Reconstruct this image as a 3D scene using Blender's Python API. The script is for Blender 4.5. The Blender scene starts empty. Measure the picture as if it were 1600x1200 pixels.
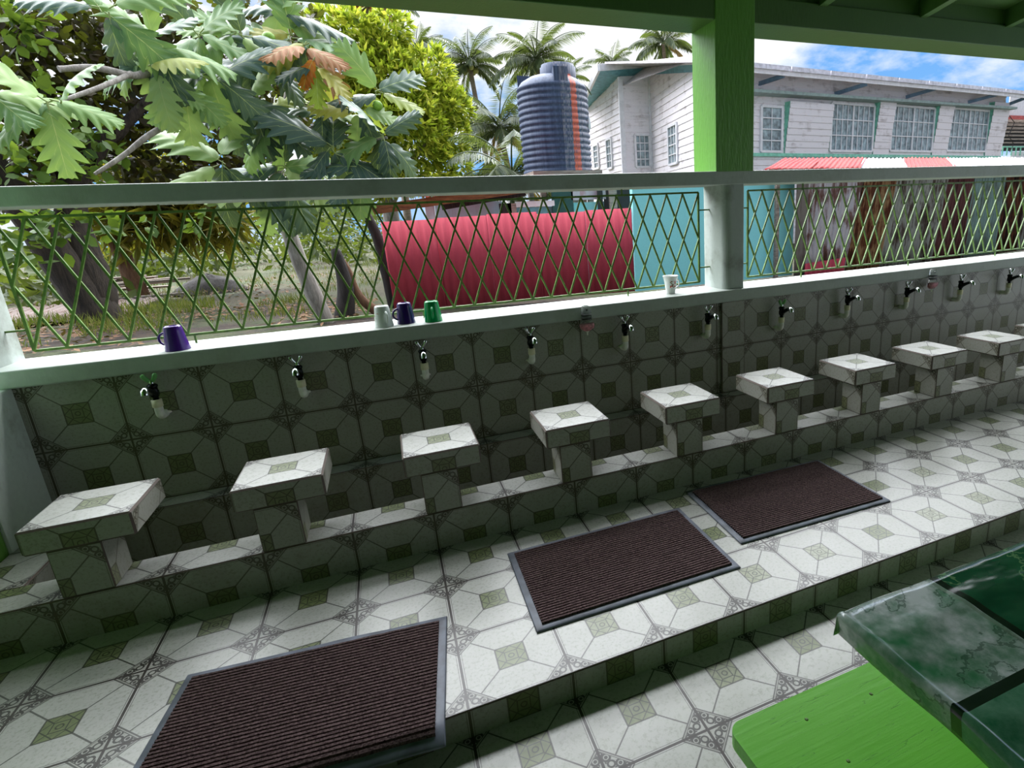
import bpy, bmesh, math, random
from mathutils import Vector, Matrix, Quaternion, noise
PI=math.pi
S=bpy.context.scene
COL=S.collection
random.seed(7)
T=0.33                                    # tile pitch
# ------------------------------------------------------------------ camera
CAM=Vector((1.5901,-3.3267,1.4265)); FPX=883.27; PPX,PPY=986.3,580.04
RR=((0.917229338,-0.395459242,-0.047982597),(-0.148913073,-0.228660231,-0.962049581),(0.369479686,0.889565336,-0.268622923))
RX,RD,RF=[Vector(r) for r in RR]
cd=bpy.data.cameras.new('camera'); cam=bpy.data.objects.new('camera',cd); COL.objects.link(cam)
M=Matrix((( RX.x,-RD.x,-RF.x,CAM.x),(RX.y,-RD.y,-RF.y,CAM.y),(RX.z,-RD.z,-RF.z,CAM.z),(0,0,0,1)))
cam.matrix_world=M
cd.sensor_width=36; cd.lens=FPX*36/1600; cd.shift_x=-186.3/1600; cd.shift_y=-19.96/1600
cd.clip_start=0.02; cd.clip_end=500
S.camera=cam
def dirv(u,v): return RX*((u-PPX)/FPX)+RD*((v-PPY)/FPX)+RF
def at(u,v,Y): d=dirv(u,v); return CAM+d*((Y-CAM.y)/d.y)
def atz(u,v,z): d=dirv(u,v); return CAM+d*((z-CAM.z)/d.z)
def atp(u,v,P,n): d=dirv(u,v); return CAM+d*((P-CAM).dot(n)/d.dot(n))
# ------------------------------------------------------------------ materials
class N:                                  # tiny node-expression helper
    nt=None
    def __init__(s,k): s.k=k
    @staticmethod
    def m(op,*a,clamp=False):
        n=N.nt.nodes.new('ShaderNodeMath'); n.operation=op; n.use_clamp=clamp
        for i,x in enumerate(a):
            if isinstance(x,N): N.nt.links.new(x.k,n.inputs[i])
            else: n.inputs[i].default_value=x
        return N(n.outputs[0])
    def __add__(s,o): return N.m('ADD',s,o)
    __radd__=__add__
    def __sub__(s,o): return N.m('SUBTRACT',s,o)
    def __rsub__(s,o): return N.m('SUBTRACT',o,s)
    def __mul__(s,o): return N.m('MULTIPLY',s,o)
    __rmul__=__mul__
    def __truediv__(s,o): return N.m('DIVIDE',s,o)
    def lt(s,o): return N.m('LESS_THAN',s,o)
    def gt(s,o): return N.m('GREATER_THAN',s,o)
    def abs(s): return N.m('ABSOLUTE',s)
    def fract(s): return N.m('FRACT',s)
    def floor(s): return N.m('FLOOR',s)
    def mx(s,o): return N.m('MAXIMUM',s,o)
    def mn(s,o): return N.m('MINIMUM',s,o)
    def sqrt(s): return N.m('SQRT',s)
    def sin(s): return N.m('SINE',s)
    def clamp(s): return N.m('ADD',s,0.0,clamp=True)
    def ramp(s,a,b):
        n=N.nt.nodes.new('ShaderNodeMapRange'); n.clamp=True
        N.nt.links.new(s.k,n.inputs[0]); n.inputs[1].default_value=a; n.inputs[2].default_value=b
        return N(n.outputs[0])
def lin(c):
    return tuple(((x/255)/12.92 if x/255<=.04045 else ((x/255+.055)/1.055)**2.4) for x in c)+(1,)
def newmat(name):
    m=bpy.data.materials.new(name); m.use_nodes=True; nt=m.node_tree; nt.nodes.clear()
    out=nt.nodes.new('ShaderNodeOutputMaterial'); b=nt.nodes.new('ShaderNodeBsdfPrincipled')
    nt.links.new(b.outputs[0],out.inputs[0]); N.nt=nt
    return m,nt,b,out
def coord(kind='Object'):
    n=N.nt.nodes.new('ShaderNodeTexCoord'); return n.outputs[kind]
def mapping(sock,scale):
    n=N.nt.nodes.new('ShaderNodeMapping'); N.nt.links.new(sock,n.inputs[0]); n.inputs['Scale'].default_value=scale; return n.outputs[0]
def noi(sock,scale,detail=3,rough=.55):
    n=N.nt.nodes.new('ShaderNodeTexNoise'); N.nt.links.new(sock,n.inputs['Vector']); n.inputs['Scale'].default_value=scale
    n.inputs['Detail'].default_value=detail; n.inputs['Roughness'].default_value=rough; return N(n.outputs[0])
def vor(sock,scale,feature='F1',out='Distance'):
    n=N.nt.nodes.new('ShaderNodeTexVoronoi'); n.feature=feature; N.nt.links.new(sock,n.inputs['Vector']); n.inputs['Scale'].default_value=scale
    return N(n.outputs[out])
def white(sock):
    n=N.nt.nodes.new('ShaderNodeTexWhiteNoise'); n.noise_dimensions='3D'; N.nt.links.new(sock,n.inputs['Vector']); return N(n.outputs['Value'])
def mix(f,a,b):
    n=N.nt.nodes.new('ShaderNodeMix'); n.data_type='RGBA'
    if isinstance(f,N): N.nt.links.new(f.k,n.inputs[0])
    else: n.inputs[0].default_value=f
    for i,x in ((6,a),(7,b)):
        if isinstance(x,N): N.nt.links.new(x.k,n.inputs[i])
        else: n.inputs[i].default_value=lin(x) if len(x)==3 else x
    return N(n.outputs[2])
def sepxyz(sock):
    n=N.nt.nodes.new('ShaderNodeSeparateXYZ'); N.nt.links.new(sock,n.inputs[0]); return [N(o) for o in n.outputs]
def comb(x,y,z=0.0):
    n=N.nt.nodes.new('ShaderNodeCombineXYZ')
    for i,v in enumerate((x,y,z)):
        if isinstance(v,N): N.nt.links.new(v.k,n.inputs[i])
        else: n.inputs[i].default_value=v
    return n.outputs[0]
def bump(b,h,strength=.3,dist=.01):
    n=N.nt.nodes.new('ShaderNodeBump'); n.inputs['Strength'].default_value=strength; n.inputs['Distance'].default_value=dist
    N.nt.links.new(h.k,n.inputs['Height']); N.nt.links.new(n.outputs[0],b.inputs['Normal'])
def island():
    n=N.nt.nodes.new('ShaderNodeNewGeometry'); return N(n.outputs['Random Per Island'])
def setc(b,c):
    if isinstance(c,N): N.nt.links.new(c.k,b.inputs['Base Color'])
    else: b.inputs['Base Color'].default_value=lin(c)
MATS={}
def plain(name,c,rough=.5,metal=0,var=.12,scale=6,spec=.5,bmp=0):
    m,nt,b,o=newmat(name); t=coord(); n=noi(t,scale,4)
    d=tuple(x*(1-var) for x in c); l=tuple(min(255,x*(1+var)) for x in c)
    setc(b,mix(n.ramp(.3,.7),d,l)); b.inputs['Roughness'].default_value=rough; b.inputs['Metallic'].default_value=metal
    b.inputs['Specular IOR Level'].default_value=spec
    if bmp: bump(b,noi(t,scale*8,3),bmp,.004)
    MATS[name]=m; return m
def tile_mat():
    m,nt,b,o=newmat('ornate_tile'); uv=coord('UV'); u,v,_=sepxyz(uv); t=coord('Object')
    a=((u.fract())-.5).abs(); c=((v.fract())-.5).abs()
    ca=.5-a; cb=.5-c; mn=ca.mn(cb); mxx=ca.mx(cb); d=ca+cb; m_=a.mx(c)
    cell=comb(u.floor(),v.floor()); rnd=white(cell)
    wig=(noi(uv,60,2)-.5)*.006
    grout=mn.lt(.013)
    rim=((mn+wig-.027).abs()).lt(.0045)*d.gt(.26)*0.8
    rimw=((mn-.019).abs()).lt(.005)*d.gt(.26)
    out1=((d-.268).abs()).lt(.0095); out2=((d-.242).abs()).lt(.005)
    diag=((ca-cb).abs()).lt(.0105)*d.gt(.26)*m_.gt(.15)
    inc=m_.lt(.15)
    cout=((m_-.148).abs()).lt(.008)
    lo=a.mn(c)
    cl=((m_-.062).abs()).lt(.0055)*lo.lt(.1)
    star=(((a+c)-.148).abs()).lt(.007)
    cdiag=((a-c).abs()).lt(.008)*m_.gt(.062)
    cring=((((a*a+c*c).sqrt())-.028).abs()).lt(.006)
    clines=cl.mx(star).mx(cdiag).mx(cring)*inc
    # scrolls inside the corner lozenge
    def ring(px,py,r,w=.0095):
        dx=mxx-px; dy=mn-py; return ((((dx*dx+dy*dy).sqrt())-r).abs()).lt(w)
    sc=ring(.15,.05,.036,.010).mx(ring(.075,.072,.03,.009)).mx(ring(.2,.012,.016,.007)).mx(ring(.15,.05,.008,.009))
    bar=(((mn-mxx*.30-.0).abs()).lt(.007))*d.gt(.12)*d.lt(.15)
    scroll=sc.mx(bar)*d.lt(.236)
    sp=noi(t,85,3,.7); sp2=noi(t,7,3)
    body=mix(sp.ramp(.5,.66)*.55,(172,173,168),(122,126,108))
    body=mix(sp2.ramp(.45,.7)*.25,body,(148,150,138))
    green=mix(rnd.ramp(.55,.9),(108,118,78),(152,156,134)); green=mix(noi(t,60,3).ramp(.4,.7)*.5,green,(74,86,48))
    col=mix(inc,body,green)
    col=mix(rimw*.5,col,(184,184,180))
    dk=(30,27,24)
    col=mix(clines*.9,col,(30,36,20))
    col=mix(d.lt(.262)*.22,col,(92,84,70)); col=mix(scroll*.92,col,dk)
    col=mix(rim*.7,col,dk)
    col=mix(out1.mx(out2).mx(diag).mx(cout)*.82,col,dk)
    col=mix(grout,col,(40,33,28))
    # rusty grime runs on upright faces, which are also toned darker overall
    gr=noi(mapping(t,(1.3,1.3,1.3)),2.2,5,.65).ramp(.55,.8)*.35
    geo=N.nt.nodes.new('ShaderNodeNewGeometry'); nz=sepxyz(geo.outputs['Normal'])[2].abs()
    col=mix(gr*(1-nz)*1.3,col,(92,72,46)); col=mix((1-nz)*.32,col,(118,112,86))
    setc(b,col)
    rg=noi(t,30,3); N.nt.links.new((rg*.2+.24).k,b.inputs['Roughness'])
    h=(1-grout.mx(rim))*1.0+scroll*(-.4)
    bump(b,h,.25,.002); MATS['tile']=m
tile_mat()
def grime_paint(name,c,dirt,rough=.55,amt=.6,bs=.15):
    m,nt,b,o=newmat(name); t=coord(); n=noi(t,3.5,6,.65); n2=noi(t,40,3)
    col=mix(n2.ramp(.35,.7)*.25,c,tuple(x*.88 for x in c)); col=mix(n.ramp(.52,.75)*amt,col,dirt)
    pits=vor(t,23).lt(.035); col=mix(pits*.7,col,(70,70,60))
    setc(b,col); b.inputs['Roughness'].default_value=rough; bump(b,noi(mapping(t,(60,60,14)),1,4),bs,.01); MATS[name]=m
grime_paint('white_paint',(172,180,173),(124,122,100),amt=.45)
grime_paint('white_pillar',(168,177,171),(84,76,54),amt=.75)
grime_paint('end_wall',(216,226,218),(112,102,76),amt=.75)
grime_paint('green_paint',(98,152,60),(78,134,44),rough=.38,amt=.4,bs=.35)
grime_paint('rear_green',(46,78,30),(40,66,26))
grime_paint('green_beam',(68,104,42),(54,88,34),rough=.5,amt=.4)
plain('grout',(92,80,72),.8); plain('trough_dark',(120,105,85),.6)
plain('grille_green',(84,112,48),.45,var=.2,scale=30)
plain('pvc',(236,233,222),.4,var=.1,scale=25); plain('pvc_new',(228,220,188),.4,var=.06)
plain('tap_dark',(38,42,42),.25,metal=.85); plain('chrome',(215,220,222),.12,metal=1,var=.03)
plain('lever_green',(120,190,110),.35); plain('rubber',(88,94,106),.5,var=.2,scale=14); plain('black_plastic',(18,20,22),.4)
plain('mug_purple',(72,34,128),.12,var=.05); plain('mug_dark_purple',(46,22,96),.12,var=.05); plain('mug_green',(10,150,82),.14,var=.08); 
plain('soap_pink',(214,120,134),.3,var=.25,scale=60)
def mug_prints(name,base,cols,scale,thr,band):
    m,nt,b,o=newmat(name); t=coord(); x,y,z=sepxyz(t); n=noi(t,scale,2); k=n.gt(thr)*((z-band[0]).gt(0))*(z.lt(band[1]))*(x.lt(band[3]))*(x.gt(band[2]))*y.lt(0)
    col=mix(noi(t,scale*1.7,1).ramp(.45,.55),cols[0],cols[1]); setc(b,mix(k,base,col)); b.inputs['Roughness'].default_value=.15; MATS[name]=m
mug_prints('mug_white',(214,220,216),((200,90,100),(110,140,110)),70,.58,(.02,.085,-.06,-.018))
mug_prints('cup_floral',(226,228,226),((200,50,60),(60,110,60)),75,.5,(.042,.088,-.022,.026))
def clear():
    m,nt,b,o=newmat('clear_plastic'); b.inputs['Base Color'].default_value=(.9,.93,.92,1); b.inputs['Roughness'].default_value=.12
    b.inputs['Transmission Weight'].default_value=.92; b.inputs['IOR'].default_value=1.12; MATS['clear']=m
clear()
def mat_pile():
    m,nt,b,o=newmat('mat_pile'); t=coord(); n=noi(t,160,3,.7); n2=noi(t,5,3)
    setc(b,mix(n.ramp(.35,.7),mix(n2.ramp(.4,.7)*.5,(50,38,39),(63,49,50)),(106,88,88))); b.inputs['Roughness'].default_value=.95; b.inputs['Specular IOR Level'].default_value=.1
    bump(b,n,.8,.006); MATS['pile']=m
mat_pile()
def mat_cloth():
    m,nt,b,o=newmat('marble_vinyl'); t=coord(); x,y,z=sepxyz(t)     # x,y measured from the near left corner of the cloth
    u=x/.235; v=(0-y)/.235
    w=noi(t,3.2,5,.65); w2=noi(mapping(t,(1,1,1)),9,6,.7)
    ve=((noi(t,4.5,6,.6)-.5).abs()).lt(.007); ve2=((noi(t,2.2,7,.62)-.5).abs()).ramp(.05,.0)
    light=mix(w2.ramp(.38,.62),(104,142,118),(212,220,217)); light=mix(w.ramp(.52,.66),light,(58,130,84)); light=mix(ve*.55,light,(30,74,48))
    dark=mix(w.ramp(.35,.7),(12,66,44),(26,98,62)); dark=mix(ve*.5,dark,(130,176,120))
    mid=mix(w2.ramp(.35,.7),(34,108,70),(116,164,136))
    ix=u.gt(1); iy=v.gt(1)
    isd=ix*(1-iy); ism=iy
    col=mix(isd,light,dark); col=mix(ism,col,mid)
    lx=((u-1).abs()).lt(.035)*(1-iy); ly=((v-1).abs()).lt(.04)
    hx=((u-.94).abs()).lt(.018)*(1-iy)
    col=mix(lx.mx(ly),col,(14,34,24)); col=mix(hx*.6,col,(120,140,120))
    setc(b,col); b.inputs['Roughness'].default_value=.16; b.inputs['Coat Weight'].default_value=.3; b.inputs['Coat Roughness'].default_value=.08
    bump(b,noi(mapping(t,(2,5,2)),1.6,3),.35,.03); MATS['cloth']=m
mat_cloth()
def mat_board():
    m,nt,b,o=newmat('green_board'); t=coord(); g=noi(mapping(t,(3,42,10)),1.5,4,.6); n=noi(t,3,3)
    cr=((noi(mapping(t,(1.2,16,4)),2.2,3)-.5).abs()).lt(.004)
    col=mix(n.ramp(.3,.7),(102,186,52),(116,196,64)); col=mix(cr*.45,col,(60,120,30)); setc(b,col); b.inputs['Roughness'].default_value=.38
    bump(b,g*.6+cr*(-1.5),.22,.005); MATS['board']=m
mat_board()
def foliage(name,cols,trans=.45,rough=.45,tw=None,veins=None):
    m,nt,b,o=newmat(name); r=island()
    col=mix(r.ramp(0,.5),cols[0],cols[1]); col=mix(r.ramp(.5,1),col,cols[2])
    if veins:
        u,v,_=sepxyz(coord('UV')); mid=(v.abs()).lt(.022)
        k=((u*veins-v.abs()*1.1).fract()-.5).abs().lt(.03)*(v.abs()).lt(.9)
        col=mix(mid.mx(k*.5),col,(150,164,104)); 
    setc(b,col); b.inputs['Roughness'].default_value=rough; b.inputs['Specular IOR Level'].default_value=.28
    tr=nt.nodes.new('ShaderNodeBsdfTranslucent'); nt.links.new(mix(.35,col,(150,170,40)).k,tr.inputs[0])
    ms=nt.nodes.new('ShaderNodeMixShader'); ms.inputs[0].default_value=trans
    nt.links.new(b.outputs[0],ms.inputs[1]); nt.links.new(tr.outputs[0],ms.inputs[2]); nt.links.new(ms.outputs[0],o.inputs[0]); MATS[name]=m
foliage('bf_green',((84,120,70),(112,144,82),(140,164,98)),.25,.5,veins=7)
foliage('bf_dark',((48,72,60),(62,86,72),(80,104,84)),.12,.42,veins=7)
foliage('bf_yellow',((120,140,52),(146,156,70),(160,154,64)),.3,.5,veins=7)
foliage('bf_orange',((176,84,26),(160,110,44),(130,76,50)),.25,.6,veins=7)
foliage('leaf_dark',((24,24,16),(58,44,22),(64,62,32)),.22,.5)
foliage('leaf_round',((50,78,32),(78,108,38),(98,126,48)),.35,.45)
foliage('leaf_mango',((98,120,34),(160,176,50),(218,214,84)),.38,.45)
foliage('leaf_yellow',((80,84,30),(150,138,44),(92,78,36)),.3,.5)
foliage('leaf_bush',((42,54,26),(62,76,36),(88,98,54)),.25,.6)
foliage('frond',((46,62,40),(72,86,54),(104,112,74)),.25,.45)
foliage('frond_dry',((150,120,70),(180,150,90),(120,90,60)),.3,.6)
foliage('litter',((70,50,34),(120,92,66),(96,60,40)),.1,.8)
foliage('grass',((60,74,32),(92,102,44),(124,118,66)),.25,.7)
def bark(name,a,c,sc=(6,6,1.2)):
    m,nt,b,o=newmat(name); t=coord(); n=noi(mapping(t,sc),3,6,.7); setc(b,mix(n.ramp(.3,.7),a,c)); b.inputs['Roughness'].default_value=.9; bump(b,n,.8,.03); MATS[name]=m
bark('bark_dark',(18,15,12),(70,59,48),(9,9,1.0)); bark('bark_grey',(104,98,90),(164,158,150)); bark('bark_palm',(96,84,72),(150,136,118),(2,2,8)); bark('bark_brown',(88,62,44),(140,104,78)); bark('char',(16,14,13),(52,46,42)); bark('old_wood',(96,84,74),(172,158,146),(1,8,8)); bark('beam_wood',(70,44,24),(140,98,60),(1,8,8))
def ground_mat():
    m,nt,b,o=newmat('yard_soil'); t=coord(); n=noi(t,.55,5,.6); n2=noi(t,7,6,.75); n3=noi(t,.22,3)
    soil=mix(n2.ramp(.36,.66),(22,16,11),(70,54,40)); gr=mix(n2.ramp(.3,.7),(36,44,18),(66,76,34)); dry=mix(n2.ramp(.3,.7),(52,52,28),(84,80,50))
    x,y,z=sepxyz(t); far=y.ramp(9,15)
    col=mix(n.ramp(.46,.56)*.8,soil,gr); col=mix(far*n3.ramp(.3,.55),col,dry); col=mix(far*n.ramp(.5,.6),col,gr)
    setc(b,col); b.inputs['Roughness'].default_value=.95; bump(b,n2,.8,.08); MATS['soil']=m
ground_mat()
def zinc(name,c,rust,amt,rough=.5,streak=(7,7,.7),th=.5):
    m,nt,b,o=newmat(name); t=coord(); n=noi(mapping(t,streak),1.6,6,.7)*.5+noi(mapping(t,(1.3,1.3,.9)),1.7,5,.6)*.5; n2=noi(t,40,3)
    col=mix(n2.ramp(.3,.8)*.25,c,tuple(x*.8 for x in c)); col=mix(n.ramp(th-.02,th+.06)*amt,col,rust); col=mix((n.ramp(th+.06,th+.12))*amt*.6,col,tuple(x*.45 for x in rust))
    setc(b,col); b.inputs['Roughness'].default_value=max(rough,.7); b.inputs['Specular IOR Level'].default_value=.12; MATS[name]=m
zinc('zinc_red',(172,64,78),(190,110,114),.35,th=.62); zinc('zinc_white',(176,170,170),(90,48,30),.9,th=.5); zinc('zinc_rust',(140,110,74),(84,42,22),.95,th=.46); zinc('zinc_grey',(138,138,126),(66,48,36),.9,th=.49); zinc('zinc_mauve',(88,54,50),(56,30,26),.8)
zinc('zinc_teal',(116,138,128),(76,74,60),.6); zinc('zinc_brown',(90,50,28),(32,18,12),.95,th=.46); zinc('zinc_ground',(120,108,102),(100,74,64),.6); zinc('roof_red',(150,22,26),(120,50,30),.6,th=.5); zinc('roof_white',(176,176,180),(150,50,48),.5,th=.55); zinc('zinc_board',(112,104,96),(76,62,56),.6)
zinc('turq',(146,222,224),(176,172,104),.3,th=.66); zinc('blue_panel',(190,212,222),(160,170,170),.3)
zinc('clap',(238,230,232),(176,164,162),.6,rough=.6,streak=(.5,.5,5),th=.54)
plain('house_white',(226,222,224),.5,var=.05); plain('house_teal',(126,196,170),.5); plain('soffit_teal',(96,150,160),.5); plain('brace_blue',(110,136,158),.5); plain('gutter',(206,202,210),.4); plain('hood_grey',(138,156,150),.5); plain('roof_sheet',(196,188,190),.5); plain('pane',(122,136,140),.2,var=.35,scale=5); plain('dark_inside',(34,36,36),.8); plain('teal_dark',(24,72,66),.7); plain('house_red',(190,80,76),.6)
def tank_mat():
    m,nt,b,o=newmat('tank_plastic'); t=coord(); x,y,z=sepxyz(t)
    n=noi(mapping(t,(14,14,.8)),1,5,.7); n2=noi(mapping(t,(30,30,3)),1,4)
    base=mix(n.ramp(.35,.7),(46,56,78),(78,90,112))
    pale=x.gt(-.05)*y.lt(.2); base=mix(pale*n2.ramp(.4,.7)*.75,base,(142,138,142))
    w=(x-.27).abs(); streak=w.lt((1.55-z)*.012+.075)*z.lt(2.1)*y.lt(.0)
    base=mix(streak*n2.ramp(.2,.55)*.95,base,(190,92,66)); setc(b,base); b.inputs['Roughness'].default_value=.6; b.inputs['Specular IOR Level'].default_value=.25; MATS['tank']=m
tank_mat()
# ------------------------------------------------------------------ mesh building
class MB:
    def __init__(s): s.v=[]; s.f=[]; s.mi=[]; s.uv=[]
    def face(s,pts,mi=0,uv=None):
        b=len(s.v); s.v+= [tuple(p) for p in pts]; s.f.append(tuple(range(b,b+len(pts)))); s.mi.append(mi); s.uv.append(uv)
    def grid(s,rows,mi=0,closed=False,uvf=None):
        b=len(s.v); n=len(rows[0])
        for r in rows: s.v+= [tuple(p) for p in r]
        for i in range(len(rows)-1):
            for j in range(n if closed else n-1):
                k=(j+1)%n; s.f.append((b+i*n+j,b+i*n+k,b+(i+1)*n+k,b+(i+1)*n+j)); s.mi.append(mi)
                s.uv.append([uvf(i,j),uvf(i,j+1),uvf(i+1,j+1),uvf(i+1,j)] if uvf else None)
    def box(s,x0,x1,y0,y1,z0,z1,mi=0,tile=None,skip=''):
        P=lambda i,j,k:(x1 if i else x0,y1 if j else y0,z1 if k else z0)
        F={'-x':[(0,1,0),(0,0,0),(0,0,1),(0,1,1)],'+x':[(1,0,0),(1,1,0),(1,1,1),(1,0,1)],'-y':[(0,0,0),(1,0,0),(1,0,1),(0,0,1)],'+y':[(1,1,0),(0,1,0),(0,1,1),(1,1,1)],'-z':[(0,1,0),(1,1,0),(1,0,0),(0,0,0)],'+z':[(0,0,1),(1,0,1),(1,1,1),(0,1,1)]}
        b=len(s.v); idx={}
        for i in (0,1):
            for j in (0,1):
                for k in (0,1): idx[(i,j,k)]=len(s.v); s.v.append(P(i,j,k))
        for n,c in F.items():
            if n in skip.split(): continue
            s.f.append(tuple(idx[q] for q in c)); s.mi.append(mi); uv=None
            if tile:
                ox,oy,oz=(tile.get(n,tile['d']))
                pp=[P(*q) for q in c]
                if n[1]=='x': uv=[((p[1]-oy)/T,(p[2]-oz)/T) for p in pp]
                elif n[1]=='y': uv=[((p[0]-ox)/T,(p[2]-oz)/T) for p in pp]
                else: uv=[((p[0]-ox)/T,(p[1]-oy)/T) for p in pp]
            s.uv.append(uv)
    def bar(s,p,q,w,h=None,mi=0,up=(0,0,1)):
        p=Vector(p); q=Vector(q); d=(q-p).normalized(); u=Vector(up)
        if abs(d.dot(u))>.98: u=Vector((0,1,0))
        x=d.cross(u).normalized(); y=x.cross(d); h=h or w
        r=lambda c:[c+x*w/2+y*h/2,c-x*w/2+y*h/2,c-x*w/2-y*h/2,c+x*w/2-y*h/2]
        s.grid([r(p),r(q)],mi,True); a=r(p); s.face(a[::1],mi); s.face(r(q)[::-1],mi)
    def tube(s,pts,rad,n=8,mi=0,caps=True):
        pts=[Vector(p) for p in pts]; rows=[]; pr=None
        for i,p in enumerate(pts):
            d=(pts[min(i+1,len(pts)-1)]-pts[max(i-1,0)]).normalized()
            x=pr-d*pr.dot(d) if pr else (d.cross(Vector((0,0,1))) if abs(d.z)<.95 else d.cross(Vector((0,1,0))))
            x.normalize(); pr=x; y=d.cross(x); r=rad[i] if isinstance(rad,(list,tuple)) else rad
            rows.append([p+x*r*math.cos(2*PI*k/n)+y*r*math.sin(2*PI*k/n) for k in range(n)])
        s.grid(rows,mi,True)
        if caps: s.face(rows[0][::-1],mi); s.face(rows[-1],mi)
    def lathe(s,prof,c=(0,0,0),n=24,mi=0):
        s.grid([[(c[0]+r*math.cos(2*PI*k/n),c[1]+r*math.sin(2*PI*k/n),c[2]+z) for k in range(n)] for r,z in prof],mi,True)
    def build(s,name,mats,parent=None,loc=None,smooth=False,bevel=None,weld=False,solid=None):
        me=bpy.data.meshes.new(name); me.from_pydata(s.v,[],s.f)
        for k in (mats if isinstance(mats,(list,tuple)) else [mats]): me.materials.append(MATS[k])
        me.polygons.foreach_set('material_index',s.mi)
        if any(u for u in s.uv):
            L=me.uv_layers.new(name='UVMap'); i=0; flat=[]
            for f,u in zip(s.f,s.uv):
                for j in range(len(f)): flat+= list(u[j]) if u else [0.0,0.0]
            L.data.foreach_set('uv',flat)
        if bevel or weld:
            bm=bmesh.new(); bm.from_mesh(me)
            if weld: bmesh.ops.remove_doubles(bm,verts=bm.verts,dist=1e-5)
            bmesh.ops.recalc_face_normals(bm,faces=bm.faces)
            if bevel:
                ed=[e for e in bm.edges if len(e.link_faces)==2 and e.calc_face_angle(0)>.5]
                bmesh.ops.bevel(bm,geom=ed,offset=bevel[0],segments=bevel[1],profile=.5,affect='EDGES',material=bevel[2] if len(bevel)>2 else -1)
            bm.to_mesh(me); bm.free()
        if smooth: me.polygons.foreach_set('use_smooth',[True]*len(me.polygons))
        me.update(); o=bpy.data.objects.new(name,me); COL.objects.link(o)
        if parent: o.parent=parent
        if loc: o.location=loc
        if solid: md=o.modifiers.new('thickness','SOLIDIFY'); md.thickness=solid; md.offset=0
        return o
def tag(o,label,cat,group=None,kind=None):
    o['label']=label; o['category']=cat
    if group: o['group']=group
    if kind: o['kind']=kind
    return o
def thing(name,label,cat,loc=(0,0,0),rz=0,group=None):
    o=bpy.data.objects.new(name,None); COL.objects.link(o); o.location=loc; o.rotation_euler=(0,0,rz); o.empty_display_size=.1
    return tag(o,label,cat,group)
def copy_tree(o,parent=None):
    c=o.copy(); COL.objects.link(c)
    if parent: c.parent=parent
    for ch in list(o.children): copy_tree(ch,c)
    return c
def struct(o,label,cat='structure'):
    o['kind']='structure'; o['label']=label; o['category']=cat; return o
# ================================================================== THE SETTING
def tl(*d,**k): r={'d':d}; r.update({n.replace('m_','-').replace('p_','+'):v for n,v in k.items()}); return r
G=-0.1                                     # lower floor and yard level
# upper platform floor, lower floor
b=MB(); b.box(-.04,9.6,-1.843,-.70,-.10,0,tile=tl(.298,-1.18,0,**{'m_y':(.298,0,-.215)}),skip='+y -z')
struct(b.build('floor',['tile','grout'],bevel=(.004,1,1)),'cream ornate tiled walkway with a low step edge','floor')
b=MB(); b.box(-.04,9.6,-6.5,-1.843,-.25,-.10,tile=tl(.298,-1.805,0))
struct(b.build('floor',['tile','grout']),'lower tiled floor in front of the step','floor')
# low tiled wall behind the taps, its ledge, the trough floor
b=MB()
b.box(-.04,3.66,0,.27,-.25,.81,tile=tl(0,0,.4856),skip='+y')
b.box(3.85,9.0,0,.27,-.25,.81,tile=tl(4.1813,0,.4856),skip='+y')

struct(b.build('wall_back',['tile','grout']),'low ornate tiled wall carrying the row of taps','wall')
b=MB(); b.box(3.66,3.85,-.018,.2,-.25,.81,tile=tl(3.595,0,.4856)); struct(b.build('wall_back',['tile','grout'],bevel=(.006,2,1)),'tiled pilaster in the low wall below the green post','pilaster')
b=MB(); b.box(-.03,9.6,-.112,.01,-.25,.154,tile=tl(0,-.112,.154-T),skip='+y'); struct(b.build('trim_1',['tile','grout'],bevel=(.004,1,1)),'narrow tiled ledge along the foot of the tap wall','ledge')
b=MB(); b.box(-.03,9.6,-.71,-.10,-.25,-.17,tile=tl(0,-.1,0)); struct(b.build('floor',['tile','grout']),'sunken tiled drain floor behind the stools','drain floor')
# the curb that carries the stools, and its return at the left end
b=MB(); tt=tl(.298,-.875,.178-T)
b.box(-.04,9.6,-.875,-.70,-.0,.178,tile=tt,skip='-z +y'); b.box(.15,9.6,-.701,-.70,-.2,.1775,tile=tt)
struct(b.build('wall_front',['tile','grout'],bevel=(.005,1,1)),'low tiled curb running under the row of stools','curb')
b=MB(); b.box(-.04,.15,-.699,0,-.2,.178,tile=tl(.15-T,-.7,.178-T)); struct(b.build('wall_front',['tile','grout'],bevel=(.005,1,1)),'tiled curb return at the left end of the trough','curb')
# white sill, rail, posts
b=MB(); b.box(-.45,9.6,-.032,.29,.808,.89); struct(b.build('trim_2',['white_paint'],bevel=(.008,2)),'white concrete sill above the tap wall','sill')
b=MB(); b.box(-.45,9.6,-.005,.28,1.578,1.662); struct(b.build('trim_3',['white_paint'],bevel=(.006,2)),'white concrete rail across the opening','rail')
def roundpost(x0,x1,y0,y1,z0,z1,r,mat,name,lab):
    b=MB(); P=[]
    for (cx,cy,a0) in ((x0+r,y0+r,PI),(x1-r*.3,y0+r*.3,1.5*PI),(x1-.01,y1-.01,0),(x0+.01,y1-.01,.5*PI)):
        rr=r if a0==PI else (r*.3 if a0==1.5*PI else .01)
        for k in range(7): a=a0+k*PI/12; P.append((cx+rr*math.cos(a),cy+rr*math.sin(a)))
    nz=max(2,int((z1-z0)/.1))
    b.grid([[(x,y,z0+(z1-z0)*i/nz) for x,y in P] for i in range(nz+1)],0,True); b.face([(x,y,z1) for x,y in P]); b.face([(x,y,z0) for x,y in P[::-1]])
    return struct(b.build(name,[mat],smooth=False),lab,'post')
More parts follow.
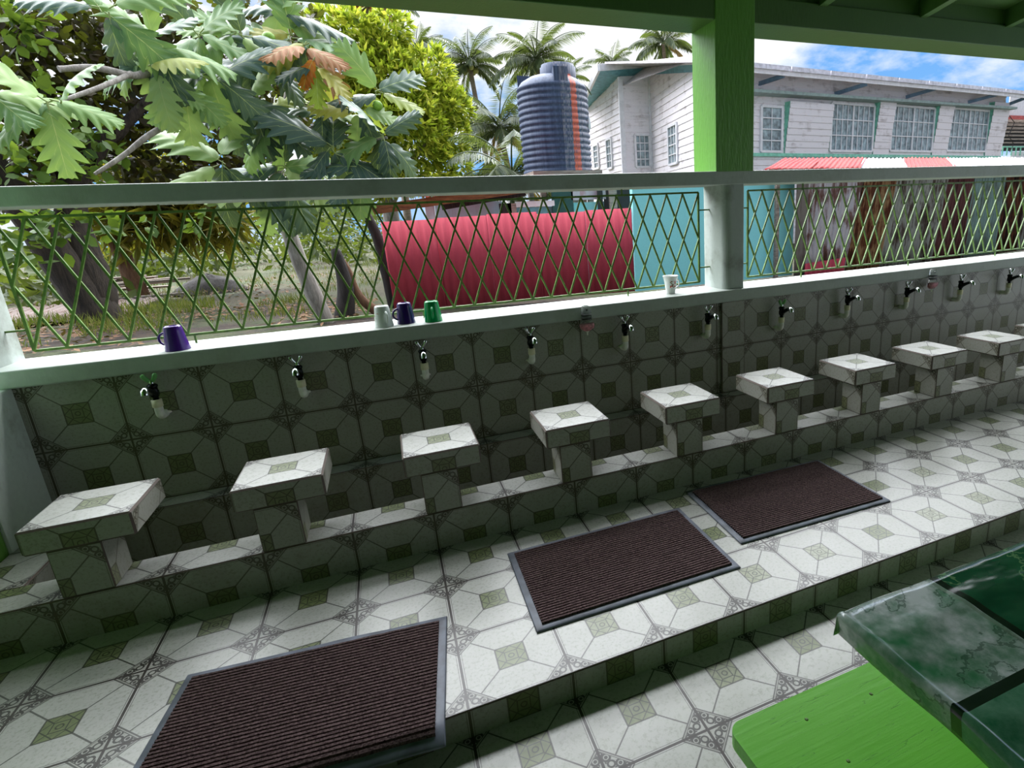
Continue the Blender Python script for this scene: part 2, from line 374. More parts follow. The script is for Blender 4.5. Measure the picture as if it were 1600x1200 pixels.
roundpost(3.70,3.855,0.0,.28,.885,1.585,.05,'white_pillar','wall_post','white plastered post under the green post')
roundpost(7.40,7.60,0.0,.28,.885,1.585,.04,'white_pillar','wall_post','next white post to the right')
roundpost(-.36,-.08,.03,.288,.885,1.585,.02,'white_pillar','wall_post','white plastered post at the left end of the sill')
b=MB(); b.box(-.45,-.03,-.358,.27,-.2,.81); struct(b.build('wall_left',['end_wall'],bevel=(.01,2)),'stained white end wall below the sill at the left','wall')
b=MB(); b.box(-.45,-.042,-6.5,-.36,-.25,3.2); struct(b.build('wall_left',['green_paint']),'bright green side wall at the far left','wall')
b=MB(); b.box(-.45,9.6,-6.7,-6.5,-.25,3.8); struct(b.build('wall_rear',['rear_green']),'green wall behind the viewer','wall')
for x in (3.633,7.38):
    b=MB(); nz=10
    b.box(x,x+.288,-.004,.288,1.655,2.7); struct(b.build('wall_post',['green_paint'],bevel=(.006,2)),'bright green square post standing on the white rail','post')
b=MB(); b.box(-.45,9.6,0.002,.285,2.53,2.68); struct(b.build('trim_4',['green_beam'],bevel=(.006,2)),'green timber beam along the eaves','beam')
# rafters, blocking and roof sheets
def rz(y): return 2.69-.02-(y)*.16
for k in range(11):
    x=-.2+.9*k; b=MB(); p=[(.26,rz(.26)),(-6.4,rz(-6.4))]
    b.bar((x+.15,p[0][0],p[0][1]+.06),(x+.15,p[1][0],p[1][1]+.06),.06,.13); struct(b.build('ceiling_rafter',['green_beam']),'green rafter under the roof','rafter')
b=MB(); b.face([(-.6,.42,rz(.42)+.13),(9.6,.42,rz(.42)+.13),(9.6,-6.6,rz(-6.6)+.13),(-.6,-6.6,rz(-6.6)+.13)]); struct(b.build('ceiling',['green_beam'],solid=.02),'green boarded roof underside','ceiling')
b=MB(); b.box(-.45,9.6,.02,.06,2.675,2.82); struct(b.build('trim_5',['green_beam']),'green board between beam and roof','board')
b=MB(); b.box(-.3,9.6,-.52,-.48,2.79,2.87); struct(b.build('trim_6',['green_beam']),'green purlin under the rafters','purlin')
# yard ground with low mounds
b=MB(); nx,ny=60,60; rows=[]
for j in range(ny+1):
    y=.3+ (j/ny)**1.6*70; r=[]
    for i in range(nx+1):
        x=-45+110*i/nx; z=G-.02+.10*(noise.noise((x*.35,y*.35,1))) *min(1,(y-.3)/2)
        r.append((x,y,z))
    rows.append(r)
b.grid(rows); struct(b.build('ground',['soil'],smooth=True),'yard of bare soil and patchy grass','ground')

# ================================================================== STOOLS
def make_stool(x0):
    t=thing('tiled_stool','x','stool',(x0,-.875,.178),0,'tiled stools along the curb'); w=.326
    b=MB(); b.box(.062,.218,0,.165,0,.195,tile=tl(.218-T,0,.192-T,**{'m_x':(0,-.0,.192-T),'p_x':(0,.165-T,.192-T)}))
    b.build('pedestal',['tile','grout'],t,bevel=(.004,1,1))
    b=MB(); b.box(0,w,-.004,.318,.192,.287,tile=tl(0,-.004,.204-.165,**{'m_x':(0,-.004,.287-T),'p_x':(0,-.004,.287-T)}))
    b.build('seat',['tile','grout'],t,bevel=(.007,1,1))
    return t
LB=['stool at the left end of the curb, beside the stained white end wall','second stool from the left, just right of the end stool','stool third from the left, under the white upturned mug','stool fourth from the left, behind the middle floor mat','stool fifth from the left, behind the gap between two mats','stool sixth from the left, behind the far right mat','stool seventh from the left, past the far right mat','third stool from the right edge of the photo','second stool from the right edge of the photo','farthest stool, partly cut by the right edge of the photo']
st=make_stool(.27)
for k in range(10):
    o=st if k==0 else copy_tree(st)
    o.location=(.27+.629*k,-.875,.178); o['label']='tiled '+LB[k]
# ================================================================== TAPS
def make_tap(z_tilt=0,lever='lever_green'):
    t=thing('water_tap','x','tap',(0,0,.595),0,'water taps along the tiled wall')
    b=MB(); pts=[(0,.0,0),(0,-.035,0)]+[(0,-.035-.025*math.sin(a),.025-.025*math.cos(a)) for a in (.4,.8,1.2,PI/2)]+[(0,-.06,.05)]
    b.tube(pts,.0185,12); b.lathe([(.0,.0),(.028,.0),(.026,.008),(.018,.01)],n=14); 
    b.build('elbow_pipe',['pvc'],t,smooth=True)
    b=MB(); b.lathe([(.018,.048),(.0215,.05),(.0215,.085),(.016,.087)],(0,-.06,0),14); b.build('pipe_socket',['pvc_new'],t,smooth=True)
    b=MB(); b.lathe([(.012,.084),(.012,.100),(.017,.101),(.017,.107),(.020,.110),(.0205,.128),(.018,.133),(.018,.146),(.0215,.149),(.0215,.157),(.013,.164),(0,.165)],(0,-.06,0),14)
    b.tube([(0,-.07,.122),(0,-.095,.136),(0,-.125,.150),(0,-.148,.156)],[.016,.0135,.012,.011],10); b.build('tap_body',['tap_dark'],t,smooth=True)
    b=MB(); b.tube([(0,-.143,.155),(0,-.156,.157),(0,-.166,.150),(0,-.168,.136)],[.0118,.0145,.016,.0165],12); b.build('spout_ring',['chrome'],t,smooth=True)
    b=MB(); b.lathe([(.009,.163),(.010,.178),(.007,.182),(0,.183)],(0,-.06,0),10); b.build('valve_stem',['chrome'],t,smooth=True)
    b=MB()
    for s in (-1,1): b.tube([(s*.002,-.06,.174),(s*.011,-.062,.182),(s*.020,-.066,.197),(s*.024,-.069,.209),(s*.025,-.07,.213)],[.008,.0095,.0105,.010,.006],8)
    b.build('lever',[lever],t,smooth=True)
    return t
TL=['water tap nearest the left end wall, above the end stool','second water tap from the left, above the second stool','water tap under the white and dark purple upturned mugs','water tap left of the pink soap dispenser near the middle','water tap just right of the pink soap dispenser near the middle','water tap on the tiled pilaster edge below the white post','first water tap right of the white post, with a green lever','second water tap right of the white post','water tap left of the far pink soap dispenser','water tap just right of the far pink soap dispenser','last water tap at the right edge of the photo']
tg=make_tap(); tc=make_tap(0,'chrome'); used=set()
TR=[.1,.25,0,-.15,.05,.25,.12,.05,0,-.05,-.3]
for k in range(11):
    g=k in (0,6); src=tg if g else tc
    o=src if g not in used else copy_tree(src); used.add(g)
    o.location=(.487+.6075*k,0,.595+(-.022 if k==6 else .0)); o['label']=('grey ' if not g else '')+TL[k]; o.children[0]
    o.rotation_euler=(0,0,0)
# ================================================================== SOAP DISPENSERS
def make_soap():
    t=thing('soap_dispenser','x','soap dispenser',(0,-.034,.71),0,'soap dispensers hung on the sill')
    def oct(w,d,z,yo=0): return [(w*math.copysign(abs(math.cos(a))**.6,math.cos(a)),yo-d/2+d/2*math.copysign(abs(math.sin(a))**.6,math.sin(a)),z) for a in [2*PI*k/20 for k in range(20)]]
    b=MB(); b.grid([oct(.02,.03,.03),oct(.046,.045,.05),oct(.05,.05,.075),oct(.03,.045,.095),oct(.029,.045,.16),oct(.027,.04,.182),oct(.015,.03,.19)],0,True); b.face(oct(.015,.03,.19)); b.build('clear_bottle',['clear'],t,smooth=True)
    b=MB(); b.grid([oct(.014,.026,.033,-.003),oct(.041,.04,.051,-.003),oct(.045,.044,.07,-.003),oct(.041,.042,.079,-.003)],0,True); b.face(oct(.041,.042,.079,-.003)); b.face(oct(.014,.026,.033,-.003)[::-1]); b.build('liquid_soap',['soap_pink'],t,smooth=True)
    for z in (.128,.106):
        b=MB(); b.grid([oct(.0305,.047,z,.001),oct(.0305,.047,z+.008,.001)],0,True); b.face(oct(.0305,.047,z+.008,.001)); b.build('black_band',['black_plastic'],t)
    b=MB(); b.lathe([(.012,.032),(.009,.026),(.005,.022),(.004,.006),(0,.004)],(0,-.018,0),12); b.build('nozzle',['pvc'],t,smooth=True)
    b=MB(); b.lathe([(0,-.003),(.006,-.003),(.006,.003),(0,.003)],(0,0,0),10); o=b.build('screw',['black_plastic'],t); o.location=(0,-.035,.165); o.rotation_euler=(PI/2,0,0)
    return t
s1=make_soap(); s1.location=(2.67,-.0322,.708); s1['label']='clear soap dispenser with pink soap hung on sill near the middle, between two taps'
s2=copy_tree(s1); s2.location=(5.628,-.0322,.69); s2['label']='clear soap dispenser with pink soap at far right of the sill'
# ================================================================== MUGS
def handle(b,r,zc,h,ang,out=.03,mi=0):
    c,s=math.cos(ang),math.sin(ang); pts=[]
    for k in range(11):
        a=-PI/2+PI*k/10; rr=r-.004+out*math.cos(a)*1.0; pts.append((rr*c,rr*s,zc+h/2*math.sin(a)))
    b.tube(pts,[.0055]*11,8,mi)
def mug_down(x,y,mat,label,ang,name='upturned_mug',h=.115,r1=.049,r0=.034):
    t=thing(name,label,'mug',(x,y,.89),0,'upturned mugs on the sill')
    b=MB(); b.lathe([(0,h-.004),(r0-.004,h-.004),(r0-.003,h),(r0,h),(r0+.003,h-.006),(r0+.006,h*.75),(r0+.011,h*.4),(r1,.004),(r1,0),(r1-.004,0),(r0+.004,h*.5),(r0-.006,h*.9),(0,h*.92)],n=32)
    b.build('cup',[mat],t,smooth=True)
    b=MB(); handle(b,(r0+r1)/2+.001,h*.48,.06,ang); b.build('handle',[mat],t,smooth=True)
    return t
mug_down(.592,.045,'mug_purple','shiny purple mug upturned on the sill, alone at the left',math.radians(170),h=.118,r1=.052)
mug_down(1.531,.055,'mug_white','white mug with small faded print, upturned beside the dark purple mug',math.radians(-70))
mug_down(1.647,.09,'mug_dark_purple','dark purple mug upturned between the white and the green mug',math.radians(-160))
mug_down(1.791,.048,'mug_green','bright green mug upturned on the sill, rightmost of the row of three',math.radians(-95))
t=thing('floral_cup','white teacup with red flower print standing upright near the white post','cup',(3.335,.105,.89))
b=MB(); b.lathe([(0,.004),(.026,.004),(.028,0),(.031,.002),(.031,.008),(.037,.04),(.043,.085),(.052,.118),(.054,.12),(.051,.119),(.041,.086),(.034,.04),(.028,.012),(0,.01)],n=32); b.build('cup',['cup_floral'],t,smooth=True)
b=MB(); handle(b,.043,.065,.06,math.radians(5),.03); b.build('handle',['cup_floral'],t,smooth=True)
# ================================================================== GRILLES
def grille(name,x0,x1,n,label,anch,sides):
    t=thing(name,label,'grille',(x0,.2,.935)); L=x1-x0; H=.607; p=L/n; r=.0052
    b=MB()
    for q in (((0,0,0),(L,0,0)),((0,0,H),(L,0,H)),((0,0,0),(0,0,H)),((L,0,0),(L,0,H))): b.bar(q[0],q[1],.012,.012)
    b.build('frame',['grille_green'],t)
    b=MB()
    def seg(k,dx,y):
        xa,za=k*p,H; xb,zb=(k+dx)*p,0
        if xb<-1e-6: f=(xa-0)/(xa-xb); xb,zb=0,H*(1-f)
        if xb>L+1e-6: f=(L-xa)/(xb-xa); xb,zb=L,H*(1-f)
        if abs(xa-xb)>1e-6: b.bar((xa,y,za),(xb,y,zb),.010,.010)
    for k in range(n+1): seg(k,2,.005); seg(k,-2,-.005)
    # bars that start on the end uprights
    b.bar((0,.005,H/2),(p,.005,0),.010); b.bar((L,-.005,H/2),(L-p,-.005,0),.010)
    b.build('lattice',['grille_green'],t)
    for x in anch:
        b=MB(); b.bar((x-x0,0,H),(x-x0,0,H+.04),.009); b.build('anchor',['grille_green'],t)
        b=MB(); b.bar((x-x0+.01,0,0),(x-x0+.01,0,-.048),.009); b.build('anchor',['grille_green'],t)
    for sx,ex in sides:
        for z in (.1,.49):
            b=MB(); b.bar((sx,0,z),(ex,0,z),.009); b.build('anchor',['grille_green'],t)
    return t
grille('lattice_grille',.0,3.613,30,'long green diamond lattice grille left of the white post',(.62,1.74,3.05),((-.085,0),(3.613,3.705)))
grille('lattice_grille',4.017,7.3,27,'green diamond lattice grille right of the white post',(4.5,5.62,6.7),((-.165,0),(3.283,3.385)))
# ================================================================== FLOOR MATS
def floor_mat(w,d,label,loc,rz,droop=None):
    t=thing('floor_mat',label,'mat',loc,rz,'ribbed floor mats'); e=.026
    def zz(y): return 0 if droop is None or y>droop else -(droop-y)**1.0*.55
    b=MB(); rows=[]
    ys=[-d/2,-d/2+.004]+[-d/2+.004+(d-.008)*k/24 for k in range(1,24)]+[d/2-.004,d/2]
    xs=[-w/2,-w/2+.004]+[-w/2+.004+(w-.008)*k/16 for k in range(1,16)]+[w/2-.004,w/2]
    random.seed(int(w*1000+loc[0]*100))
    wob={(i,j):0.0 for i in range(len(ys)) for j in range(len(xs))}
    for i,y in enumerate(ys):
        r=[]
        for j,x in enumerate(xs):
            edge=i in(0,len(ys)-1) or j in(0,len(xs)-1); z=.0005 if edge else .005
            yy=y; 
            if i>=len(ys)-2: z+=.006*max(0,noise.noise((x*5,loc[0],0)))
            r.append((x,yy,z+zz(y)))
        rows.append(r)
    b.grid(rows); b.build('rubber_border',['rubber'],t,solid=.003,smooth=True)
    b=MB(); n=int((d-2*e)/.0142); rows=[]; x0,x1=-w/2+e,w/2-e; m=24
    prof=[]
    for k in range(n):
        y=-d/2+e+k*(d-2*e)/n; q=(d-2*e)/n
        prof+=[(y,.0065),(y+q*.2,.0145),(y+q*.75,.015),(y+q*.95,.0085)]
    prof.append((d/2-e,.0065)); prof=[(prof[0][0]-.001,.003)]+prof+[(d/2-e+.001,.003)]
    for y,z in prof: rows.append([(x0+(x1-x0)*j/m,y+.0016*noise.noise((j*.7,y*9,loc[0])),z+zz(y)+(.0012*noise.noise((j*3.1,y*70,2)) if z>.01 else 0)) for j in range(m+1)])
    b.grid(rows); b.build('ribbed_pile',['pile'],t)
    return t
floor_mat(.855,.545,'brown ribbed mat with grey rubber border, middle of the three',(2.317,-1.345,.002),math.radians(-.4))
floor_mat(.855,.54,'brown ribbed mat farthest to the right, nearest the curb',(3.274,-1.222,.002),math.radians(-1.6))
floor_mat(.835,.545,'brown ribbed mat nearest the viewer, drooping over the step edge',(1.157,-1.600,.003),math.radians(-6.5),droop=-.225)
# ================================================================== TABLE, CLOTH, BENCH
t=thing('dining_table','green wooden table hidden under the green marbled cloth','table',(2.262,-2.655,G))
b=MB(); b.box(.006,2.0,-.85,-.006,.775,.795); b.build('tabletop',['board'],t,bevel=(.003,1))
for x,y in ((.35,-.34),(1.8,-.34),(.35,-.77),(1.8,-.77)):
    b=MB(); b.box(x-.035,x+.035,y-.035,y+.035,0,.775); b.build('leg',['board'],t)
b=MB(); b.box(.2,1.92,-.33,-.305,.70,.775); b.box(.2,1.92,-.785,-.76,.70,.775); b.build('apron',['board'],t)
b=MB(); nx,ny=110,56; rows=[]
W,D=2.02,.862
def clothpt(u,v):
    # u,v run past the edge of the top; the overhang folds down
    x=u; y=v; z=0; 
    z=-max(0,-u,v)
    if x<0: x=-.004+.2*(-x)+.008*noise.noise((y*7,3,0))
    if y>0: y=.004+.15*y+.006*noise.noise((x*6,5,0))
    zz=0
    if u>=0 and v<=0: zz=.0035*max(0,noise.noise((u*4.2,v*11,.3)))+.005*math.exp(-((v+.10-.02*math.sin(u*6))/.03)**2)*math.exp(-((u-.25)/.3)**2)+.005*math.exp(-((v+.30+.25*(u-.1))/.03)**2)*math.exp(-((u-.14)/.12)**2)
    if u>-.02 and v<.02: zz+=.004*math.exp(-((u-.004)/.006)**2)*(1+.5*noise.noise((v*9.6,1,0)))
    return (x,y,z+zz)
us=[-.052,-.043,-.032,-.02,-.01,-.004,.002,.005,.009,.013]+[W*k/nx for k in range(1,nx+1)]
vs=[.055,.04,.025,.012,.004]+[-D*k/ny for k in range(ny+1)]
b=MB(); b.grid([[clothpt(u,v) for u in us] for v in vs])
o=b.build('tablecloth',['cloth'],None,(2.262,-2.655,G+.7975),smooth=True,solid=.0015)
tag(o,'shiny green marbled vinyl cloth covering the table at lower right','tablecloth')
t=thing('wooden_bench','bright green painted wooden bench pushed under the marbled table','bench',(2.105,-2.515,G))
def slab(b,x0,x1,y0,y1,z0,z1,r):
    P=[]
    for cx,cy,a0 in ((x1-.01,y1-.01,0),(x0+r,y1-r,PI/2),(x0+.02,y0+.02,PI),(x1-.01,y0+.01,1.5*PI)):
        rr=r if a0==PI/2 else .01
        for k in range(7): a=a0+k*PI/12; P.append((cx+rr*math.cos(a),cy+rr*math.sin(a)))
    b.grid([[(x,y,z) for x,y in P] for z in (z0,z1)],0,True); b.face([(x,y,z1) for x,y in P]); b.face([(x,y,z0) for x,y in P[::-1]])
b=MB(); slab(b,0,1.8,-.38,0,.44,.475,.03); b.build('seat_board',['board'],t,bevel=(.005,2))
for x in (.2,1.6):
    b=MB(); b.box(x-.025,x+.025,-.34,-.04,0,.44); b.build('leg',['board'],t)
for x,y in ((.16,-.06),(.17,-.17),(.33,-.07)):
    b=MB(); b.lathe([(0,.0015),(.003,.0012),(.004,0)],(x,y,.475),12); b.build('nail_head',['grille_green'],t)
b=MB(); b.box(.2,1.6,-.21,-.17,.12,.2); b.build('stretcher',['board'],t)
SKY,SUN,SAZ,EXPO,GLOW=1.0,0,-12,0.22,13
plain('leaf_fruit',(120,160,50),.6,scale=40); plain('nut_green',(150,150,80),.5); plain('nut_orange',(190,96,64),.5); 
# ================================================================== OUTSIDE: FENCES AND SHEDS
def corr(b,a0,a1,c0,c1,pitch,amp,mi=0,nv=1,jit=0):
    """corrugated sheet: bottom edge a0->a1, top edge c0->c1, ripple along the sheet normal"""
    a0,a1,c0,c1=[Vector(p) for p in (a0,a1,c0,c1)]
    nrm=(a1-a0).cross(c0-a0).normalized(); L=(a1-a0).length; n=max(4,int(L/pitch*6)); rows=[]
    for j in range(nv+1):
        f=j/nv
        p,q=a0.lerp(c0,f),a1.lerp(c1,f)
        rows.append([p.lerp(q,i/n)+nrm*(amp*math.sin(2*PI*i/n*L/pitch)+jit*noise.noise((i*.07,f*3,L))) for i in range(n+1)])
    b.grid(rows,mi)
FL,FR=Vector((1.611,8.035,G)),Vector((6.16,7.26,G))
zl,zr=at(597,345,8.035).z,at(986,325,7.265).z
t=thing('zinc_fence','red painted corrugated zinc fence at the edge of the yard','fence',FL)
ns=5
for k in range(ns):
    f0,f1=k/ns,(k+1)/ns
    p,q=FL.lerp(FR,f0)-FL,FL.lerp(FR,f1)-FL; h0,h1=zl+(zr-zl)*f0-G,zl+(zr-zl)*f1-G; off=Vector((0,.015*(k%2),0)); dz=.02*((k*7)%3-1)
    b=MB(); corr(b,p+off,q+off,p+off+Vector((0,0,h0+dz)),q+off+Vector((0,0,h1+dz)),.15,.011,jit=.01); b.build('zinc_sheet',['zinc_red'],t,smooth=True,solid=.004)
for k in range(4):
    p=FL.lerp(FR,(k+.4)/4)-FL; b=MB(); b.box(p.x-.04,p.x+.04,p.y+.06,p.y+.14,0,1.6); b.build('fence_post',['old_wood'],t)
# turquoise wall of the low shed
z1=at(1160,283,7.1).z+.12
t=thing('turquoise_shed_wall','pale turquoise painted shed wall behind the white post, stained sandy at its foot','wall',(6.17,7.2,G))
xe=at(1243,400,7.1).x
b=MB(); b.box(0,xe-6.17,0,.12,0,z1-G); b.build('wall_panel',['turq'],t); 
b=MB(); b.box(-.01,xe-6.17,-.02,.0,z1-G-.13,z1-G); b.build('top_board',['house_teal'],t)
# patchwork fence
t=thing('patchwork_fence','fence of mismatched rusty, whitewashed and faded corrugated sheets on the right','fence',at(1245,432,6.85))
o0=Vector(t.location)
SH=[('zinc_board',1245,1264,1240,1257),('zinc_white',1262,1354,1256,1321),('zinc_rust',1352,1404,1319,1374),('zinc_grey',1402,1440,1371,1408),('zinc_grey',1438,1484,1406,1456),('zinc_mauve',1482,1526,1454,1504),('zinc_teal',1524,1574,1500,1554),('zinc_brown',1572,1606,1550,1590),('zinc_grey',1604,1690,1588,1670),('zinc_rust',1688,1790,1668,1770)]
for i,(m,a,c,d,e) in enumerate(SH):
    Y=6.85+.02*(i%2); vb=lambda u:434-.122*(u-1245)
    z=lambda u:vb(u)
    P=[at(d,vb(d),Y)-o0,at(e,vb(e),Y)-o0,at(a,283-.02*(a-1245),Y)-o0,at(c,283-.02*(c-1245),Y)-o0]
    for q in P[2:]: q.z+=.12
    b=MB(); corr(b,*P,.11,.0 if m=='zinc_board' else .02,jit=.012,nv=4); b.build('zinc_sheet' if m!='zinc_board' else 'board',[m],t,smooth=True,solid=.004)
    if i==1:
        b=MB(); P=[at(1256,438,6.80)-o0,at(1318,430,6.80)-o0,at(1258,412,6.80)-o0,at(1322,402,6.80)-o0]; corr(b,*P,.13,.014); b.build('red_patch',['zinc_red'],t,smooth=True,solid=.004)
for k in range(7):
    p=at(1262+75*k,300,7.0)-o0; b=MB(); b.box(p.x-.04,p.x+.04,.1,.18,0,1.9); b.build('fence_post',['old_wood'],t)
# roof of the low shed above the patchwork
t=thing('shed_roof','low shed roof of red and bare white zinc sheets seen over the rail','roof',at(1195,264,6.7)); o0=Vector(t.location)
lo=[1192,1262,1340,1415,1495,1580,1690]; hi=[1226,1282,1350,1412,1478,1548,1650]; ms=['roof_red','roof_red','roof_white','roof_red','roof_white','roof_white']
for i,m in enumerate(ms):
    P=[at(lo[i],266,6.7)-o0,at(lo[i+1]+4,266,6.7)-o0,at(hi[i],247,9.2)-o0,at(hi[i+1]+4,247,9.2)-o0]
    b=MB(); corr(b,*P,.14,.018,jit=.03,nv=5); ob=b.build('roof_sheet',[m],t,smooth=True,solid=.005); ob.location.z=.012*(i%2)
b=MB(); p,q=at(1200,268,6.78)-o0,at(1690,262,6.78)-o0; b.bar(p,q,.07,.1); b.build('roof_beam',['old_wood'],t)
for u in (1215,1330,1450,1570):
    p=at(u,270,7.05)-o0; b=MB(); b.box(p.x-.04,p.x+.04,p.y-.04,p.y+.04,G-o0.z,p.z+.05); b.build('roof_post',['old_wood'],t)
# open shed behind the red fence
t=thing('open_shed','open timber shed with sloping red zinc roof behind the red fence','shed',(3.2,9.4,G)); o0=Vector(t.location)
a,c=at(562,331,8.9),at(860,289,9.1)
b=MB(); b.bar(a-o0,c-o0,.07,.17); b.build('eave_beam',['beam_wood'],t)
a2,c2=a+Vector((.3,.85,.2)),c+Vector((.3,.85,.2)); b=MB(); corr(b,a.lerp(c,.3)-o0+Vector((0,-.12,.10)),c-o0+Vector((0,-.12,.10)),a2.lerp(c2,.3)-o0,c2-o0,.14,.016); b.build('roof_sheet',['roof_red'],t,smooth=True,solid=.005)
b=MB(); b.bar(at(690,322,9.2)-o0,at(820,300,9.3)-o0,.08,.16); b.build('tie_beam',['char'],t)
for u,m,w in ((672,'blue_panel',.09),(800,'old_wood',.09),(790,'char',.12)):
    p=at(u,330,9.2)-o0; b=MB(); b.box(p.x-w,p.x+w,p.y-.05,p.y+.05,0,p.z+.16); b.build('post',[m],t)
def panel(t,u0,u1,v0,v1,Y,m,name,o0,th=.06):
    p,q=at(u0,v1,Y),at(u1,v0,Y); b=MB(); b.box(p.x-o0.x,q.x-o0.x,Y-o0.y,Y-o0.y+th,0 if v1>344 else p.z-o0.z,q.z-o0.z); return b.build(name,[m],t)
panel(t,683,784,314,350,9.9,'blue_panel','wall_panel',o0)
panel(t,806,866,313,324,9.4,'house_white','wall_panel',o0); panel(t,783,870,322,350,9.6,'soffit_teal','wall_panel',o0)
t=thing('back_house','small teal and pink outbuilding partly seen between the rail and the red fence','house',(6.3,9.6,G)); o0=Vector(t.location)
panel(t,866,894,290,350,9.5,'teal_dark','door',o0); panel(t,893,987,313,350,9.7,'turq','wall_panel',o0); panel(t,893,946,296,313,9.5,'roof_white','eave_board',o0); panel(t,946,988,290,350,9.65,'dark_inside','opening',o0,.03)  # opening is a solid panel, coloured dark for the shade inside
panel(t,937,941,290,350,9.35,'dark_inside','post',o0); panel(t,955,963,290,350,9.35,'old_wood','post',o0)
# ================================================================== WATER TANK
cx=at(867,200,10.6).x; zb=at(868,271,10.6).z; r=(at(918,200,10.6).x-at(813,200,10.6).x)/2
t=thing('water_tank','dark blue ribbed plastic water tank with a rust streak beside the wooden house','water tank',(cx,10.6,zb))
H=(at(868,143,10.6).z-zb); prof=[(0,0),(r,0)]
nr=14
for k in range(nr):
    z0=H*k/nr; q=H/nr; prof+=[(r,z0+.005),(r,z0+q*.42),(r*.965,z0+q*.56),(r*.965,z0+q*.82),(r,z0+q*.98)]
prof+=[(r*.97,H+.05),(r*.86,H+.16),(r*.62,H+.27),(r*.45,H+.31),(0,H+.31)]
b=MB(); b.lathe(prof,n=48); b.build('tank_body',['tank'],t,smooth=True)
b=MB(); b.lathe([(r*.5,.24),(r*.5,.5),(r*.46,.52),(r*.46,.56),(r*.2,.6),(0,.6)],(r*.2,-r*.05,H-.02),28); b.build('lid',['tank'],t,smooth=True)
for a in (math.radians(150),math.radians(30),math.radians(-90)):
    b=MB(); c,s=math.cos(a),math.sin(a); P=[]
    for rr,w,z in ((r*.93,.16,H+.04),(r*.93,.16,H+.36),(r*.5,.10,H+.32),(r*.5,.1,H+.1)):
        P.append([(c*rr-s*w,s*rr+c*w,z),(c*rr+s*w,s*rr-c*w,z)])
    b.face([p[0] for p in P]); b.face([p[1] for p in P][::-1]); b.face([P[0][0],P[0][1],P[1][1],P[1][0]]); b.face([P[1][0],P[1][1],P[2][1],P[2][0]])
    b.build('lifting_lug',['tank'],t)
b=MB(); b.lathe([(.0,0),(.035,0),(.035,.2),(.015,.25),(.015,.3),(0,.3)],(r*.86,-r*.55,H*.52),10); b.build('hanging_bottle',['house_white'],t,smooth=True)
t=thing('tank_stand','timber stand holding up the dark water tank','stand',(cx,10.6,G)); h=zb-G
b=MB(); b.box(-r,r,-r,r,h-.12,h); b.build('deck',['old_wood'],t)
for x in (-.7,.7):
    for y in (-.7,.7): b=MB(); b.box(x*r-.06,x*r+.06,y*r-.06,y*r+.06,0,h-.12); b.build('leg',['old_wood'],t)
# ================================================================== WOODEN HOUSE
HA=math.radians(8.0); HD=Vector((math.cos(HA),math.sin(HA),0)); HN=Vector((math.sin(HA),-math.cos(HA),0)); P0=at(1180,240,16); P0.z=G
house=thing('wooden_house','large white clapboard house with small paned windows behind the tank','house',P0)
def hs(u,v,off=0):
    p=atp(u,v,P0+HN*off,HN)-P0; return p.dot(HD),p.z
def clap(P,D,Nn,s0,s1,z0,z1f,pitch,name,parent,mat='clap',base=None):
    """clapboard wall in the plane through P along D; z1f(s) gives the top edge"""
    b=MB(); ta,tb=z1f(s0),z1f(s1); o=P-Vector(parent.location); pt=lambda s,z,e:o+D*s+Nn*e+Vector((0,0,z))
    for k in range(int((max(ta,tb)-z0)/pitch)+1):
        za=z0+k*pitch; zb_=za+pitch
        b.face([pt(s0,za,.035),pt(s1,za,.035),pt(s1,zb_,.004),pt(s0,zb_,.004)]); b.face([pt(s0,za,.0),pt(s0,za,.035),pt(s1,za,.035),pt(s1,za,.0)])
    ob=b.build(name,[mat],parent); bm=bmesh.new(); bm.from_mesh(ob.data)
    up=(pt(s1,tb,0)-pt(s0,ta,0)).cross(Nn); up=up if up.z>0 else -up
    bmesh.ops.bisect_plane(bm,geom=bm.verts[:]+bm.edges[:]+bm.faces[:],plane_co=pt(s0,ta,0),plane_no=up,clear_outer=True); bm.to_mesh(ob.data); bm.free(); return ob
s0=hs(1095,200)[0]; s1=hs(1566,200)[0]; ztop=hs(1300,118)[1]+.5
ze0=atp(1180,104,P0+HN*1.1,HN).z; ze1=atp(1600,146,P0+HN*1.1,HN).z; zw=max(ze0,ze1)-G+.1
clap(P0,HD,HN,s0,s1,0,lambda s:zw,.22,'front_wall',house)
b=MB(); e0=hs(1090,100,1.1)[0]; e1=s1+1.6; z0=ze0-G; z1=ze1-G
sl=(z1-z0)/(hs(1600,146,1.1)[0]-hs(1180,104,1.1)[0]); zf=lambda s:z0+sl*(s-hs(1180,104,1.1)[0])
def hp(s,off,z): return HD*s+HN*off+Vector((0,0,z))
b.face([hp(e0,1.1,zf(e0)),hp(e1,1.1,zf(e1)),hp(e1,-5,zf(e1)+1.3),hp(e0,-5,zf(e0)+1.3)]); b.build('roof',['roof_sheet'],house,solid=.08)
b=MB(); b.bar(hp(e0,1.12,zf(e0)-.1),hp(e1,1.12,zf(e1)-.1),.06,.22); b.build('fascia',['house_white'],house)
ng=11
for k in range(ng):
    a,c=e0+(e1-e0)*k/ng,e0+(e1-e0)*(k+1)/ng-.05; b=MB(); b.bar(hp(a,1.2,zf(a)+.0),hp(c,1.2,zf(c)+.0),.13,.15); b.build('gutter_length',['gutter'],house)
